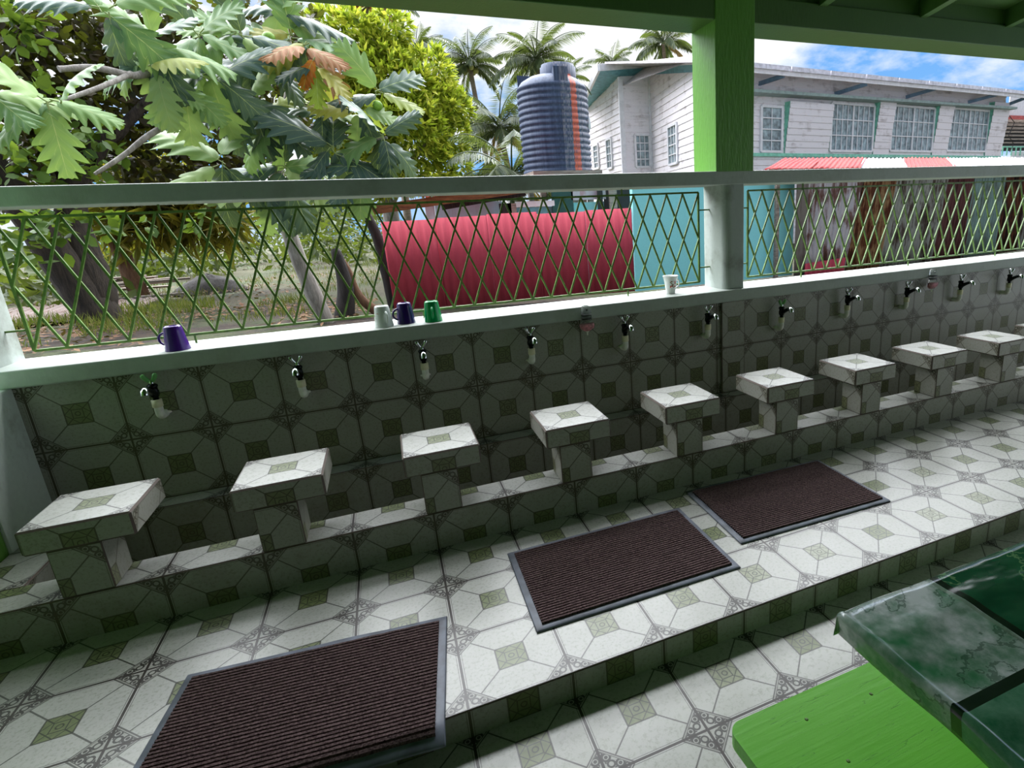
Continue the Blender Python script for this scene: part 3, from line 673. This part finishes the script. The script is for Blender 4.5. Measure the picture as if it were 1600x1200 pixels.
# trims and braces
zt0,zt1=hs(1262,153)[1],hs(1568,172)[1]; sa,sb=hs(1262,153)[0],hs(1568,172)[0]
b=MB(); b.bar(hp(s0,.32,zt0+(zt1-zt0)*(s0-sa)/(sb-sa)),hp(s1,.32,zt1),.62,.10); b.build('window_hood',['hood_grey'],house)
zb0=hs(1180,242)[1]; zb1=hs(1560,246)[1]
b=MB(); b.bar(hp(s0,.06,zb0),hp(s1,.06,zb1),.1,.12); b.build('sill_band',['house_teal'],house)
for u0,v0,u1,v1 in ((1186,131,1225,118),(1304,147,1355,131),(1415,152,1470,136),(1512,160,1572,144),(1568,166,1605,152)):
    p=atp(u0,v0,P0,HN)-P0; q=atp(u1,v1,P0+HN*1.05,HN)-P0; b=MB(); b.bar(p,q,.1,.14); b.build('eave_brace',['brace_blue'],house)
def window(parent,P,D,Nn,s0,s1,z0,z1,leaves,cols,rows,off=.06):
    o=P-Vector(parent.location); pt=lambda s,z,e:o+D*s+Nn*e+Vector((0,0,z))
    b=MB(); w=.09
    for a,c in (((s0,z0),(s1,z0)),((s0,z1),(s1,z1)),((s0,z0),(s0,z1)),((s1,z0),(s1,z1))): b.bar(pt(*a,off),pt(*c,off),w,w)
    for k in range(1,leaves): s=s0+(s1-s0)*k/leaves; b.bar(pt(s,z0,off),pt(s,z1,off),w*.8,w*.8)
    f=b.build('window',['house_white'],parent)
    b=MB(); b.face([pt(s0,z0,off-.02),pt(s1,z0,off-.02),pt(s1,z1,off-.02),pt(s0,z1,off-.02)]); b.build('pane',['pane'],f)
    b=MB()
    for l in range(leaves):
        a=s0+(s1-s0)*l/leaves; c=s0+(s1-s0)*(l+1)/leaves
        for k in range(1,cols): s=a+(c-a)*k/cols; b.bar(pt(s,z0,off),pt(s,z1,off),.03,.03)
    for k in range(1,rows): z=z0+(z1-z0)*k/rows; b.bar(pt(s0,z,off),pt(s1,z,off),.045,.04)
    b.build('muntins',['house_white'],f)
for u0,u1,v0,v1 in ((1188,1219,166,237),(1298,1360,161,236),(1393,1453,165,236),(1483,1537,169,236)):
    a,z1_=hs(u0,v0); c,z0_=hs(u1,v1); z0_=hs(u0,v1)[1]; window(house,P0,HD,HN,a,c,z0_,z1_,1 if u0<1200 else 2,4 if u0>1200 else 2,3 if u0>1200 else 4)
for ul,ur in ((1225,1293),(1364,1389),(1457,1480),(1541,1566)):
    a,c=hs(ul,200)[0],hs(ur,200)[0]; zt=hs(ul,160)[1]; zb_=zb0+.05; d=.30
    for q in (a,c): b=MB(); b.face([hp(q,d,zt),hp(q,.05,zb_),hp(q,0,zb_),hp(q,0,zt)]); b.build('window_cheek',['house_teal'],house,solid=.012)
    b=MB(); n=8
    for k in range(n):
        f0,f1=k/n,(k+1)/n; e=lambda f:.05+(d-.05)*f; zz=lambda f:zb_+(zt-zb_)*f
        b.face([hp(a,e(f0)+.035,zz(f0)),hp(c,e(f0)+.035,zz(f0)),hp(c,e(f1)+.004,zz(f1)),hp(a,e(f1)+.004,zz(f1))]); b.face([hp(a,e(f0),zz(f0)),hp(c,e(f0),zz(f0)),hp(c,e(f0)+.035,zz(f0)),hp(a,e(f0)+.035,zz(f0))][::-1])
    b.build('flared_panel',['clap'],house)
b=MB(); p=[hs(*q) for q in ((1553,185),(1561,195),(1552,215),(1560,228),(1554,240))]; b.tube([hp(s,.75,z) for s,z in p],.02,5); b.build('loose_wire',['black_plastic'],house)
# stepped wing at the left
A=at(972,200,21); B=at(1018,200,21); dB=dirv(750,340); dB.z=0; dB.normalize(); dA=dirv(640,360); dA.z=0; dA.normalize()
tt_=(P0-B).dot(HN)/dB.dot(HN); Cc=B+dB*tt_
def wall(a,c,name,za,zc):
    a=a.copy(); c=c.copy(); a.z=c.z=G; D=(c-a); L=D.length; D.normalize(); Nn=Vector((D.y,-D.x,0))
    clap(a,D,Nn,0,L,0,lambda s:(za+(zc-za)*s/L)-G,.26,name,house); return a,D,Nn,L
for q in range(60):
    Dd=A+dA*(q*.25); v=Dd-CAM
    if PPX+FPX*v.dot(RX)/v.dot(RF)<915: break
nc=Vector((dB.y,-dB.x,0)); nc=nc if (CAM-B).dot(nc)>0 else -nc; At=at(972,119,21); Bt=at(1018,117,21); Ct=atp(1098,112,B,nc); Dt=at(916,178,Dd.y); Cc=Vector((Ct.x,Ct.y,0))
wl=wall(Dd,A,'wing_wall',Dt.z,At.z); wr=wall(A,B,'wing_wall',At.z,Bt.z); wc=wall(B,Cc,'wing_wall',Bt.z,Ct.z)
F=at(936,108,20.5); B2=at(1018,102,20.7); E=atp(1100,96,B+nc*.25,nc); K=at(906,172,Dd.y-.3)
b=MB(); q=lambda *a:b.face([x-P0 for x in a])
q(F,K,Dt,At); q(F,At,Bt,B2); q(B2,Bt,Ct,E); b.build('soffit',['soffit_teal'],house,solid=.03)
b=MB(); up=Vector((0,0,.14)); q(F+up,B2+up,E+up,E+up+Vector((0,8,.6)),K+up+Vector((1,2,.4)),K+up); b.build('wing_roof',['roof_sheet'],house,solid=.05)
b=MB(); up=Vector((0,0,.06))
for a_,c_ in ((F,B2),(B2,E),(F,K)): b.bar(a_-P0+up,c_-P0+up,.1,.26)
b.build('fascia',['house_white'],house)
b=MB()
for c_,zt in ((A,At.z),(B,Bt.z)): b.bar(Vector((c_.x,c_.y-.03,G))-P0,Vector((c_.x,c_.y-.03,zt-.05))-P0,.22,.1)
b.build('corner_boards',['house_white'],house)
def wwin(w,u0,u1,v0,v1,l,c,r):
    a,D,Nn,L=w; p=atp(u0,v0,a,Nn); q=atp(u1,v1,a,Nn); r_=atp(u0,v1,a,Nn)
    window(house,a,D,Nn,(p-a).dot(D),(q-a).dot(D),min(q.z,r_.z)-G,p.z-G,l,c,r)
wwin(wr,991,1015,211,261,1,3,4); wwin(wc,1046,1061,199,254,1,3,4); wwin(wl,929,938,228,262,1,2,4); wwin(wl,949,959,219,262,1,2,4)
# neighbour beyond the house
t=thing('neighbour_house','pale building with dark louvred porch at the far right edge','house',at(1562,268,17)); o0=Vector(t.location); t.location.z=G; o0.z=G
panel(t,1575,1680,150,184,19.5,'house_white','upper_wall',o0); panel(t,1566,1680,184,236,19.9,'dark_inside','porch_shade_panel',o0); panel(t,1566,1680,236,360,19.4,'house_white','lower_wall',o0)  # dark panel behind the louvres carries the porch shade in its colour
for k in range(8):
    panel(t,1568,1680,189+5.5*k,191+5.5*k,19.75,'old_wood','louvre',o0)
for k in range(14): panel(t,1566+7*k,1568.5+7*k,229,243,19.2,'house_teal','baluster',o0)
panel(t,1566,1680,228,230.5,19.15,'house_teal','handrail',o0); panel(t,1566,1680,183,186,19.3,'house_red','beam',o0)
# ================================================================== TREES
def blobR(u,v,Y,rp): c=at(u,v,Y); return c,rp/FPX*(c-CAM).dot(RF)
def rndv():
    while True:
        v=Vector((random.uniform(-1,1),random.uniform(-1,1),random.uniform(-1,1)))
        if .05<v.length<1: return v.normalized()
def leaf(b,p,d,nrm,L,W,mi=0,k=4):
    s=d.cross(nrm)
    if s.length<1e-4: return
    s.normalize(); n=s.cross(d)
    if k==4: b.face([p,p+d*L*.45+s*W/2-n*L*.05,p+d*L-n*L*.18,p+d*L*.45-s*W/2-n*L*.05],mi)
    else: b.face([p,p+d*L*.25+s*W*.42,p+d*L*.62+s*W*.5-n*L*.04,p+d*L-n*L*.12,p+d*L*.62-s*W*.5-n*L*.04,p+d*L*.25-s*W*.42],mi)
def cloud(b,blobs,n,L,W,o,mi=0,k=4,shell=.35,up=.5,whorl=1,flat=1.0):
    wts=[r*r for c,r in blobs]
    for i in range(n):
        c,r=random.choices(blobs,wts)[0]; v=rndv(); p=c+Vector((v.x,v.y,v.z*flat))*r*(1-shell*random.random()**1.5)-o
        for w in range(whorl):
            d=(rndv()+v*.5+Vector((0,0,-.1))).normalized() if whorl==1 else (rndv()+v*1.1+Vector((0,0,.3))).normalized()
            leaf(b,p,d,(rndv()+Vector((0,0,up*2))).normalized(),L*random.uniform(.7,1.25),W*random.uniform(.8,1.2),mi,k)
def limb(b,pts,r0,r1,o,n=10,mi=0,sub=4):
    P=[Vector(p)-o for p in pts]; Q=[]
    for i in range(len(P)-1):
        a=P[max(i-1,0)]; p=P[i]; q=P[i+1]; c=P[min(i+2,len(P)-1)]
        for k in range(sub):
            t=k/sub; Q.append(.5*((2*p)+(q-a)*t+(2*a-5*p+4*q-c)*t*t+(3*p-a-3*q+c)*t**3))
    Q.append(P[-1]); b.tube(Q,[(r0+(r1-r0)*i/(len(Q)-1))*(1+.12*noise.noise((i*.9,r0*9,1))) for i in range(len(Q))],n,mi)
# dark leaning tree at the left
base=Vector((-3.66,10.5,G)); t=thing('leaning_tree','dark leafy tree with a thick leaning trunk at the left of the yard','tree',base)
b=MB(); limb(b,[base+Vector((.1,0,-.1)),at(148,482,10.5),at(112,430,10.5),at(75,380,10.4),at(35,320,10.2),at(-40,230,10)],.36,.22,base,14)
limb(b,[base+Vector((0,.1,.1)),at(150,450,10.6),at(128,390,10.7),at(112,335,10.8),at(120,285,10.9),at(140,245,11),at(190,195,11.2)],.33,.14,base,12)
limb(b,[at(112,335,10.8),at(90,250,11),at(60,150,11),at(30,40,11.2)],.15,.06,base); limb(b,[at(140,245,11),at(210,180,11.3),at(290,90,11.5),at(330,20,11.8)],.12,.04,base); limb(b,[at(40,60,10.8),at(60,58,10.6),at(100,68,10.5)],.05,.03,base)
b.build('trunk',['bark_dark'],t,smooth=True)
random.seed(11); bl=[blobR(*q) for q in ((30,40,11,75),(110,30,12,80),(190,90,12,70),(60,130,11,70),(140,170,11.5,70),(30,220,10.5,60),(230,30,12,60),(300,60,12.5,60),(250,170,12,60),(330,150,12.5,60),(90,250,11,50),(200,250,12,60),(290,240,12.5,55),(380,240,13,50),(420,120,13,55),(390,40,13,50),(10,290,11,45),(340,280,13,50),(460,40,14,40),(450,190,13.5,45))]
b=MB(); cloud(b,bl,6200,.23,.12,base,k=6,shell=.85,up=.3); b.build('foliage',['leaf_dark'],t)
random.seed(12); b=MB(); cloud(b,[blobR(*q) for q in ((40,45,10,40),(30,20,10,30),(60,170,10,60),(20,250,9.5,50),(110,260,10,45),(150,220,10.5,40),(20,360,8.5,40),(70,350,8.6,32),(110,345,8.7,26),(170,350,8.7,22),(230,350,8.9,18),(30,400,8.4,26),(105,395,8.6,10),(310,345,9,16))],520,.22,.15,base,k=6,shell=.9,up=.6); b.build('young_leaves',['leaf_round'],t)
# yellowing small tree behind it
base=Vector(atz(222,468,G)); Yb=base.y; t=thing('yellowing_palm','small tree with drooping yellow foliage and a brown trunk beyond the leaning tree','tree',base)
b=MB(); limb(b,[base,at(205,430,Yb),at(188,390,Yb),at(175,355,Yb)],.22,.17,base,10); b.build('trunk',['bark_brown'],t,smooth=True)
random.seed(5); b=MB(); cloud(b,[blobR(*q) for q in ((180,350,Yb,30),(250,335,Yb,34),(310,345,Yb,38),(355,345,Yb,26),(130,345,Yb,20),(215,360,Yb,24),(280,320,Yb,40),(190,300,Yb,40),(240,280,Yb,40))],1500,.8,.12,base,shell=.8,up=.2); b.build('foliage',['leaf_yellow'],t)
# bright mango-like tree
base=at(600,300,17); base.z=G; t=thing('mango_tree','rounded bright yellow-green leafy tree left of the palms','tree',base)
b=MB(); limb(b,[base,base+Vector((.1,0,2)),base+Vector((-.1,0,4)),base+Vector((.3,0,6))],.3,.12,base); limb(b,[base+Vector((0,0,2)),base+Vector((1,-.3,3.5)),base+Vector((2,-.5,4.6))],.15,.06,base); limb(b,[base+Vector((0,0,2.5)),base+Vector((-1,-.3,4.2)),base+Vector((-1.6,-.5,6))],.15,.06,base); b.build('trunk',['bark_grey'],t,smooth=True)
random.seed(21); bl=[blobR(*q) for q in ((560,62,17,38),(612,42,17,26),(520,50,17.5,34),(455,75,17.5,34),(520,115,17,50),(600,125,16.6,52),(668,118,17,40),(640,150,16.4,48),(690,165,16.6,34),(560,190,16.6,55),(640,205,16.2,60),(700,215,16.6,30),(715,175,17,20),(660,255,16.2,48),(590,260,16.5,45),(500,200,17,45),(710,255,16.6,24),(585,85,17,34),(480,130,17.3,40),(600,62,17,25))]
b=MB(); cloud(b,bl,3600,.28,.10,base,shell=.25,up=.6,whorl=6); b.build('foliage',['leaf_mango'],t)
# undergrowth closing the yard
random.seed(31); o=Vector((-8,27,G)); b=MB(); bl=[]
for k in range(46):
    Y=random.uniform(22,36); u=random.uniform(120,640); p=at(u,380,Y); p.z=G+random.uniform(.2,1.6); bl.append((p,random.uniform(.7,1.6)))
for k in range(16): Y=random.uniform(14,20); p=at(random.uniform(-80,200),400,Y); p.z=G+random.uniform(.2,1.2); bl.append((p,random.uniform(.5,1.1)))
for k in range(18): p=at(random.uniform(380,640),400,random.uniform(36,44)); p.z=G+random.uniform(1.5,4); bl.append((p,random.uniform(1.2,2.2)))
cloud(b,bl,7000,.42,.18,o,shell=.8,up=.3); ob=b.build('undergrowth',['leaf_bush'],None,o); tag(ob,'tangle of pale green bushes closing off the back of the yard','bushes',kind='stuff')
random.seed(33); o=Vector((0,10,G)); b=MB()
for k in range(15000):
    Y=random.choice((random.uniform(7.5,12),random.uniform(10,24))); x=random.uniform(-8,1.2) if Y<12 else random.uniform(-12,3)
    if noise.noise((x*.5,Y*.5,3))<.02: continue
    p=Vector((x,Y,G+.05))-o; d=Vector((random.uniform(-.5,.5),random.uniform(-.5,.5),1)).normalized(); leaf(b,p,d,rndv(),random.uniform(.08,.28),.016)
ob=b.build('grass',['grass'],None,o); tag(ob,'thin grass growing in patches over the yard','grass',kind='stuff')
# breadfruit tree in front
def bf_leaf(b,p,d,up,L,W,droop,mi,lobes=6,deep=.5,fold=.25):
    d=d.normalized(); s=d.cross(up).normalized(); up=s.cross(d); n=32; rows=[]; pos=Vector(p); st=L/n; pet=.10
    ax=s
    q0=pos-d*pet*L
    b.tube([q0,pos,pos+d*.02],[.008,.007,.005],5,mi)
    for i in range(n+1):
        t=i/n; dd=Quaternion(ax,-droop*t)@d; uu=Quaternion(ax,-droop*t)@up
        env=math.sin(PI*min(1,t*.93+.05)**.75)**.8; fr=(t*lobes)%1.0; lb=(1-deep*(abs(2*fr-1)**1.3) if t>.16 else .75) if t<.9 else 1-deep*.5
        w=W/2*env*lb*(1.0 if i<n else .02)
        r=[]
        for v in (-1,-.55,0,.55,1):
            a=abs(v); r.append(pos+(s*(1 if v>0 else -1)*.8+dd*(.35+.75*t))*w*a*1.1-uu*(fold*w*a*a)+uu*.02*L*math.sin(t*lobes*2*PI)*a)
        rows.append(r); pos=pos+dd*st
    b.grid(rows,mi,uvf=lambda i,j:(i/n,(-1,-.55,0,.55,1)[j]))
base=Vector((.524,7.313,G)); t=thing('breadfruit_tree','breadfruit tree with huge lobed leaves and a leaning grey trunk','tree',base)
b=MB(); J=at(437,215,6.9)
limb(b,[base,at(490,460,7.2),at(465,400,7.1),at(438,320,7),at(432,260,6.95),J],.13,.085,base,12); 
limb(b,[J,at(450,190,6.9),at(478,165,6.8),at(530,165,6.7),at(585,150,6.6)],.07,.03,base); limb(b,[J,at(400,180,6.6),at(350,185,6.3),at(280,190,5.9),at(235,210,5.5),at(190,245,5.2),at(148,272,5)],.06,.018,base)
limb(b,[at(350,185,6.3),at(300,150,6),at(240,118,5.6),at(205,118,5.2),at(150,106,5),at(92,108,4.8)],.05,.03,base); limb(b,[at(205,115,5.2),at(160,135,4.8),at(95,158,4.5)],.03,.018,base)
limb(b,[J,at(450,150,7),at(455,90,7),at(440,20,7)],.06,.03,base); limb(b,[at(400,180,6.6),at(390,110,6.6),at(375,50,6.6)],.04,.025,base); limb(b,[at(300,150,6),at(260,100,5.8),at(238,65,5.7)],.035,.02,base); limb(b,[at(437,240,6.95),at(490,200,6.7),at(560,220,6.5),at(605,215,6.3)],.05,.02,base)
b.build('trunk',['bark_grey'],t,smooth=True)
CL=[(84,158,4.4,8,.62,'g',0),(240,62,5.5,10,.72,'g',0),(238,110,5.4,6,.66,'y',-.8),(375,55,6.3,8,.8,'g',0),(440,20,6.8,8,.85,'g',.5),(462,60,6.7,8,.82,'m',-.4),(478,70,6.1,8,.7,'o',-1.3),(490,95,5.9,6,.55,'o',-1.2),(590,148,6.4,7,.72,'m',.3),(600,215,6.2,8,.8,'d',-.4),(520,235,6.3,7,.95,'d',-.3),(440,262,6.6,8,.85,'d',-.3),(345,255,6.3,7,.85,'d',-.3),(385,150,6.4,9,.8,'d',-.3),(415,300,6.5,6,.85,'d',-1.0),(310,50,6,7,.72,'g',.2),(165,15,5.3,7,.72,'g',.4),(330,120,6.0,8,.75,'d',-.2),(420,185,6.5,7,.75,'m',-.4),(560,175,6.3,6,.65,'m',-.5),(405,90,6.5,7,.8,'d',-.2),(285,130,5.7,6,.68,'m',-.7),(500,180,6.4,5,.7,'d',-.5),(-10,150,4.4,6,.6,'g',0),(560,262,6.2,5,.8,'d',-.6)]
MI={'g':(0,0,0,1),'m':(0,1,0,2),'d':(1,1,1,0),'y':(2,2,0),'o':(3,2,1,3,2)}
random.seed(44); b=MB()
for (u,v,Y,n,L,kd,el) in CL:
    c=at(u,v,Y)-base; a0=random.uniform(0,6.28); n=max(4,n-2); L*=.88
    for k in range(n):
        a=a0+k*2.4+random.uniform(-.3,.3)
        d=Vector((math.cos(a),random.uniform(-.65,.25),math.sin(a)*.85-.12+el*.6)).normalized()
        Lr=L*random.uniform(.8,1.2)
        bf_leaf(b,c+d*.1*Lr+rndv()*.05,d,Vector((random.uniform(-.35,.35),-.75,.8+random.uniform(-.3,.3))),Lr,Lr*random.uniform(.68,.85),random.uniform(.2,1.0),random.choice(MI[kd]),random.choice((5,5,6)),random.uniform(.45,.65),random.uniform(.05,.45))
b.build('leaves',['bf_green','bf_dark','bf_yellow','bf_orange'],t,smooth=True)
for u,v,Y,r in ((420,60,6.6,.085),(590,165,6.35,.07)):
    b=MB(); b.lathe([(0,-r),(r*.5,-r*.87),(r*.87,-r*.5),(r,0),(r*.87,r*.5),(r*.5,r*.87),(0,r)],n=18); ob=b.build('breadfruit',['leaf_fruit'],t,smooth=True); ob.location=at(u,v,Y)-base
random.seed(35); o=Vector((-2,10,G)); b=MB()
for k in range(5200):
    Y=random.choice((random.uniform(7.0,11),random.uniform(8,19))); x=random.uniform(-9,1.3)
    if noise.noise((x*.45,Y*.45,8))<-.12: continue
    leaf(b,Vector((x,Y,G+.03+.09*noise.noise((x*.35,Y*.35,1))+random.uniform(0,.04)))-o,Vector((random.uniform(-1,1),random.uniform(-1,1)+.01,random.uniform(-.15,.25))).normalized(),(rndv()*.4+Vector((0,0,1))).normalized(),random.uniform(.06,.18),random.uniform(.03,.08))
ob=b.build('leaf_litter',['litter'],None,o); tag(ob,'dry fallen brown leaves and chips scattered over the yard soil','leaf litter',kind='stuff')
# palms
def palm(base,crown,R,nf,label,name='coconut_palm',nuts=0,seed=1,mat='frond',tr=.16,tr1=.1,arch=1.4,group='coconut palms beyond the sheds'):
    random.seed(seed); t=thing(name,label,'palm tree',base,0,group); c=crown-base
    if c.z>.6:
        b=MB(); limb(b,[Vector((0,0,0)),c*.35+Vector((.2,0,0)),c*.7+Vector((.1,0,0)),c],tr,tr1,Vector((0,0,0)),8); b.build('trunk',['bark_palm'],t,smooth=True)
    for k in range(nf):
        a=k*2.399+random.uniform(-.2,.2); e=1.25-1.75*(k/nf)+random.uniform(-.15,.15); b=MB(); Lf=R*random.uniform(.85,1.15); p=Vector(c); n=22
        d=Vector((math.cos(a)*math.cos(e),math.sin(a)*math.cos(e),math.sin(e))); s=Vector((-math.sin(a),math.cos(a),0)); pts=[p.copy()]; ds=[d]
        for i in range(n):
            ang=-arch*(.25+1.2*i/n)/n*(1 if e>-.6 else .3); d=Quaternion(s,-ang)@d; p=p+d*(Lf/n); pts.append(p.copy()); ds.append(d.copy())
        b.tube(pts,[.03*R/2.5*(1-.9*i/n)+.004 for i in range(n+1)],4)
        wind=Vector((.25,0,-.1))
        for i in range(3,n+1):
            for h in (0,.5):
                for sg in (-1,1):
                    q=pts[i-1].lerp(pts[i],h); t_=i/n; ll=R*.30*math.sin(PI*min(1,.12+.86*t_))**.7
                    dd=(s*sg*.8+ds[i]*.75+Vector((0,0,-.45))+wind*random.uniform(.3,1)).normalized(); leaf(b,q,dd,Vector((0,0,1)),ll*random.uniform(.8,1.15),R*.03)
        b.build('frond',[mat if (e>-.25 or random.random()<.6) else 'frond_dry'],t)
    for k in range(nuts):
        a=k*2.4; b=MB(); r=.13; b.lathe([(0,-r),(r*.7,-r*.7),(r,0),(r*.7,r*.8),(0,r*1.2)],n=10); ob=b.build('coconut',['nut_orange' if name.startswith('orange') or 'orange' in label else 'nut_green'],t,smooth=True); ob.location=c+Vector((.28*math.cos(a),.28*math.sin(a),-.25-.12*(k%2)))
    return t
def pr(u,v,Y,rp): c,r=blobR(u,v,Y,rp); return Vector((c.x+.3,c.y,G)),c,r
for (u,v,Y,rp,nf,lab,nn,sd) in ((733,98,26,66,22,'coconut palm standing clear between the mango tree and the tank',7,1),(650,80,31,58,20,'grey-green coconut palm just behind the top of the mango tree',0,2),(838,92,24,82,22,'coconut palm directly above and behind the water tank',0,3),(955,100,33,42,18,'small distant coconut palm above the house roof, left of the taller one',0,4),(1036,66,28,66,20,'coconut palm rising over the house roof beside the green post',0,5),(568,-8,22,92,20,'coconut palm with orange nuts at the top edge above the mango tree',8,6)):
    bs,c,r=pr(u,v,Y,rp); palm(bs,c,r,nf,lab,nuts=nn,seed=sd)
bs,c,r=pr(780,200,21,92); palm(bs,c,r,20,'low palm with blue-green fronds left of the water tank',seed=8)
bs,c,r=pr(800,272,13.5,115); palm(bs,c,r,18,'young palm whose arching fronds rise just over the rail left of the tank',seed=9,arch=2.0)
bs,c,r=pr(884,122,20,46); palm(bs,c,r,16,'palm crown peeping out at the right shoulder of the water tank',seed=10)
# ================================================================== YARD CLUTTER
def trunk_thing(name,label,cat,pts,r0,r1,mat,mats2=None,n=12):
    o=Vector(pts[0]); t=MB(); limb(t,pts,r0,r1,o,n); ob=t.build(name,[mat],None,o,smooth=True); return tag(ob,label,cat)
trunk_thing('burnt_stump','charred broken tree stump standing beside the breadfruit trunk','stump',[Vector((.78,7.6,G)),at(540,450,7.6),at(527,400,7.6),at(522,388,7.6)],.16,.05,'char')
trunk_thing('split_log','pale split log leaning on the charred stump','log',[at(590,488,7.75),at(560,462,7.7),at(545,425,7.68),at(534,405,7.66)],.09,.04,'bark_brown')
b0=Vector((1.62,8.6,G)); trunk_thing('blackened_trunk','black crooked dead trunk against the left end of the red fence','trunk',[b0,at(603,420,8.6),at(590,372,8.6),at(572,335,8.6),at(560,320,8.6)],.12,.07,'char')
b=MB(); o=atz(330,455,G); rows=[]
for i in range(9):
    r=.95*i/8; rows.append([(r*math.cos(2*PI*k/20)*(1+.2*noise.noise((k*.6,i*.3,2))),r*.7*math.sin(2*PI*k/20),.5*(1-(i/8)**1.5)+.08*noise.noise((k*.9,i*.8,5))-.03) for k in range(20)])
b.grid(rows,0,True); b.face(rows[0]); ob=b.build('soil_mound',['char'],None,o,smooth=True); tag(ob,'low mound of dark soil in the middle of the yard','mound')
def boards(n,u0,u1,v0,v1,label,group,seed):
    random.seed(seed)
    for k in range(n):
        p=atz(random.uniform(u0,u1),random.uniform(v0,v1),G); L=random.uniform(1.4,2.6); a=random.uniform(-.35,.35); b=MB(); b.box(-L/2,L/2,-.11,.11,0,.05)
        ob=b.build('weathered_board',['old_wood'],None,(p.x,p.y,G+.02+.07*k*.9),bevel=(.004,1)); ob.rotation_euler=(random.uniform(-.05,.05),random.uniform(-.04,.04),a); tag(ob,label,'board',group)
boards(9,10,70,455,468,'weathered grey board in the loose pile at the far left of the yard','boards in the left pile',3)
boards(9,170,215,462,474,'weathered board in the pile just right of the leaning trunk','boards in the pile by the trunk',4)
o=atz(70,500,G); b=MB(); corr(b,(-1.5,-.8,.03),(1.5,-.9,.03),(-1.7,1.6,.16),(1.6,1.5,.16),.16,.02); ob=b.build('zinc_sheet',['zinc_ground'],None,o,smooth=True,solid=.004); tag(ob,'rusty corrugated sheet lying on the ground by the leaning trunk','zinc sheet')
# ================================================================== SKY AND LIGHT
w=bpy.data.worlds.new('sky'); S.world=w; w.use_nodes=True; nt=w.node_tree; nt.nodes.clear(); N.nt=nt
out=nt.nodes.new('ShaderNodeOutputWorld'); bg=nt.nodes.new('ShaderNodeBackground'); nt.links.new(bg.outputs[0],out.inputs[0])
g=coord('Generated'); x,y,z=sepxyz(g); zz=z.mx(.03)
pl=comb(x/(zz+.35),y/(zz+.35),z*.6)
c=noi(pl,2.1,7,.58); c2=noi(pl,.9,3)
cl=(c*.75+c2*.35).ramp(.465,.565)
sky=mix(z.ramp(0,.5),(128,186,240),(86,148,230)); cloud_=mix(noi(pl,4.5,5).ramp(.3,.7),(232,238,246),(255,255,255))
setcol=mix(cl,sky,cloud_)
def sm(v,a,b):
    n=nt.nodes.new('ShaderNodeMapRange'); n.interpolation_type='SMOOTHSTEP'; n.clamp=True; nt.links.new(v.k,n.inputs[0]); n.inputs[1].default_value=a; n.inputs[2].default_value=b; return N(n.outputs[0])
gl=sm(z,.28,.55)*sm(y,-.12,.22); glow=gl*GLOW+SKY; setcol=mix(gl,setcol,(247,250,255))      # added glow high over the yard, above the view, lighting the interior
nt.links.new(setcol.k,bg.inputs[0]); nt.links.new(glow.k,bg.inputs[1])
w.cycles.sampling_method='MANUAL'; w.cycles.sample_map_resolution=512
if SUN>0:
    sd=bpy.data.lights.new('sun','SUN'); sd.energy=SUN; sd.angle=math.radians(20); sd.color=(1,.97,.92); so=bpy.data.objects.new('sun',sd); COL.objects.link(so)
    el,az=math.radians(60),math.radians(SAZ); dvec=Vector((math.sin(az)*math.cos(el),math.cos(az)*math.cos(el),math.sin(el))); so.rotation_euler=dvec.to_track_quat('Z','Y').to_euler(); so.location=(0,20,20)
vs_=S.view_settings; vs_.view_transform='Standard'; vs_.look='None'; vs_.gamma=1; vs_.use_curve_mapping=False; vs_.exposure=EXPO
S.cycles.max_bounces=10; S.cycles.diffuse_bounces=6; S.cycles.transparent_max_bounces=8
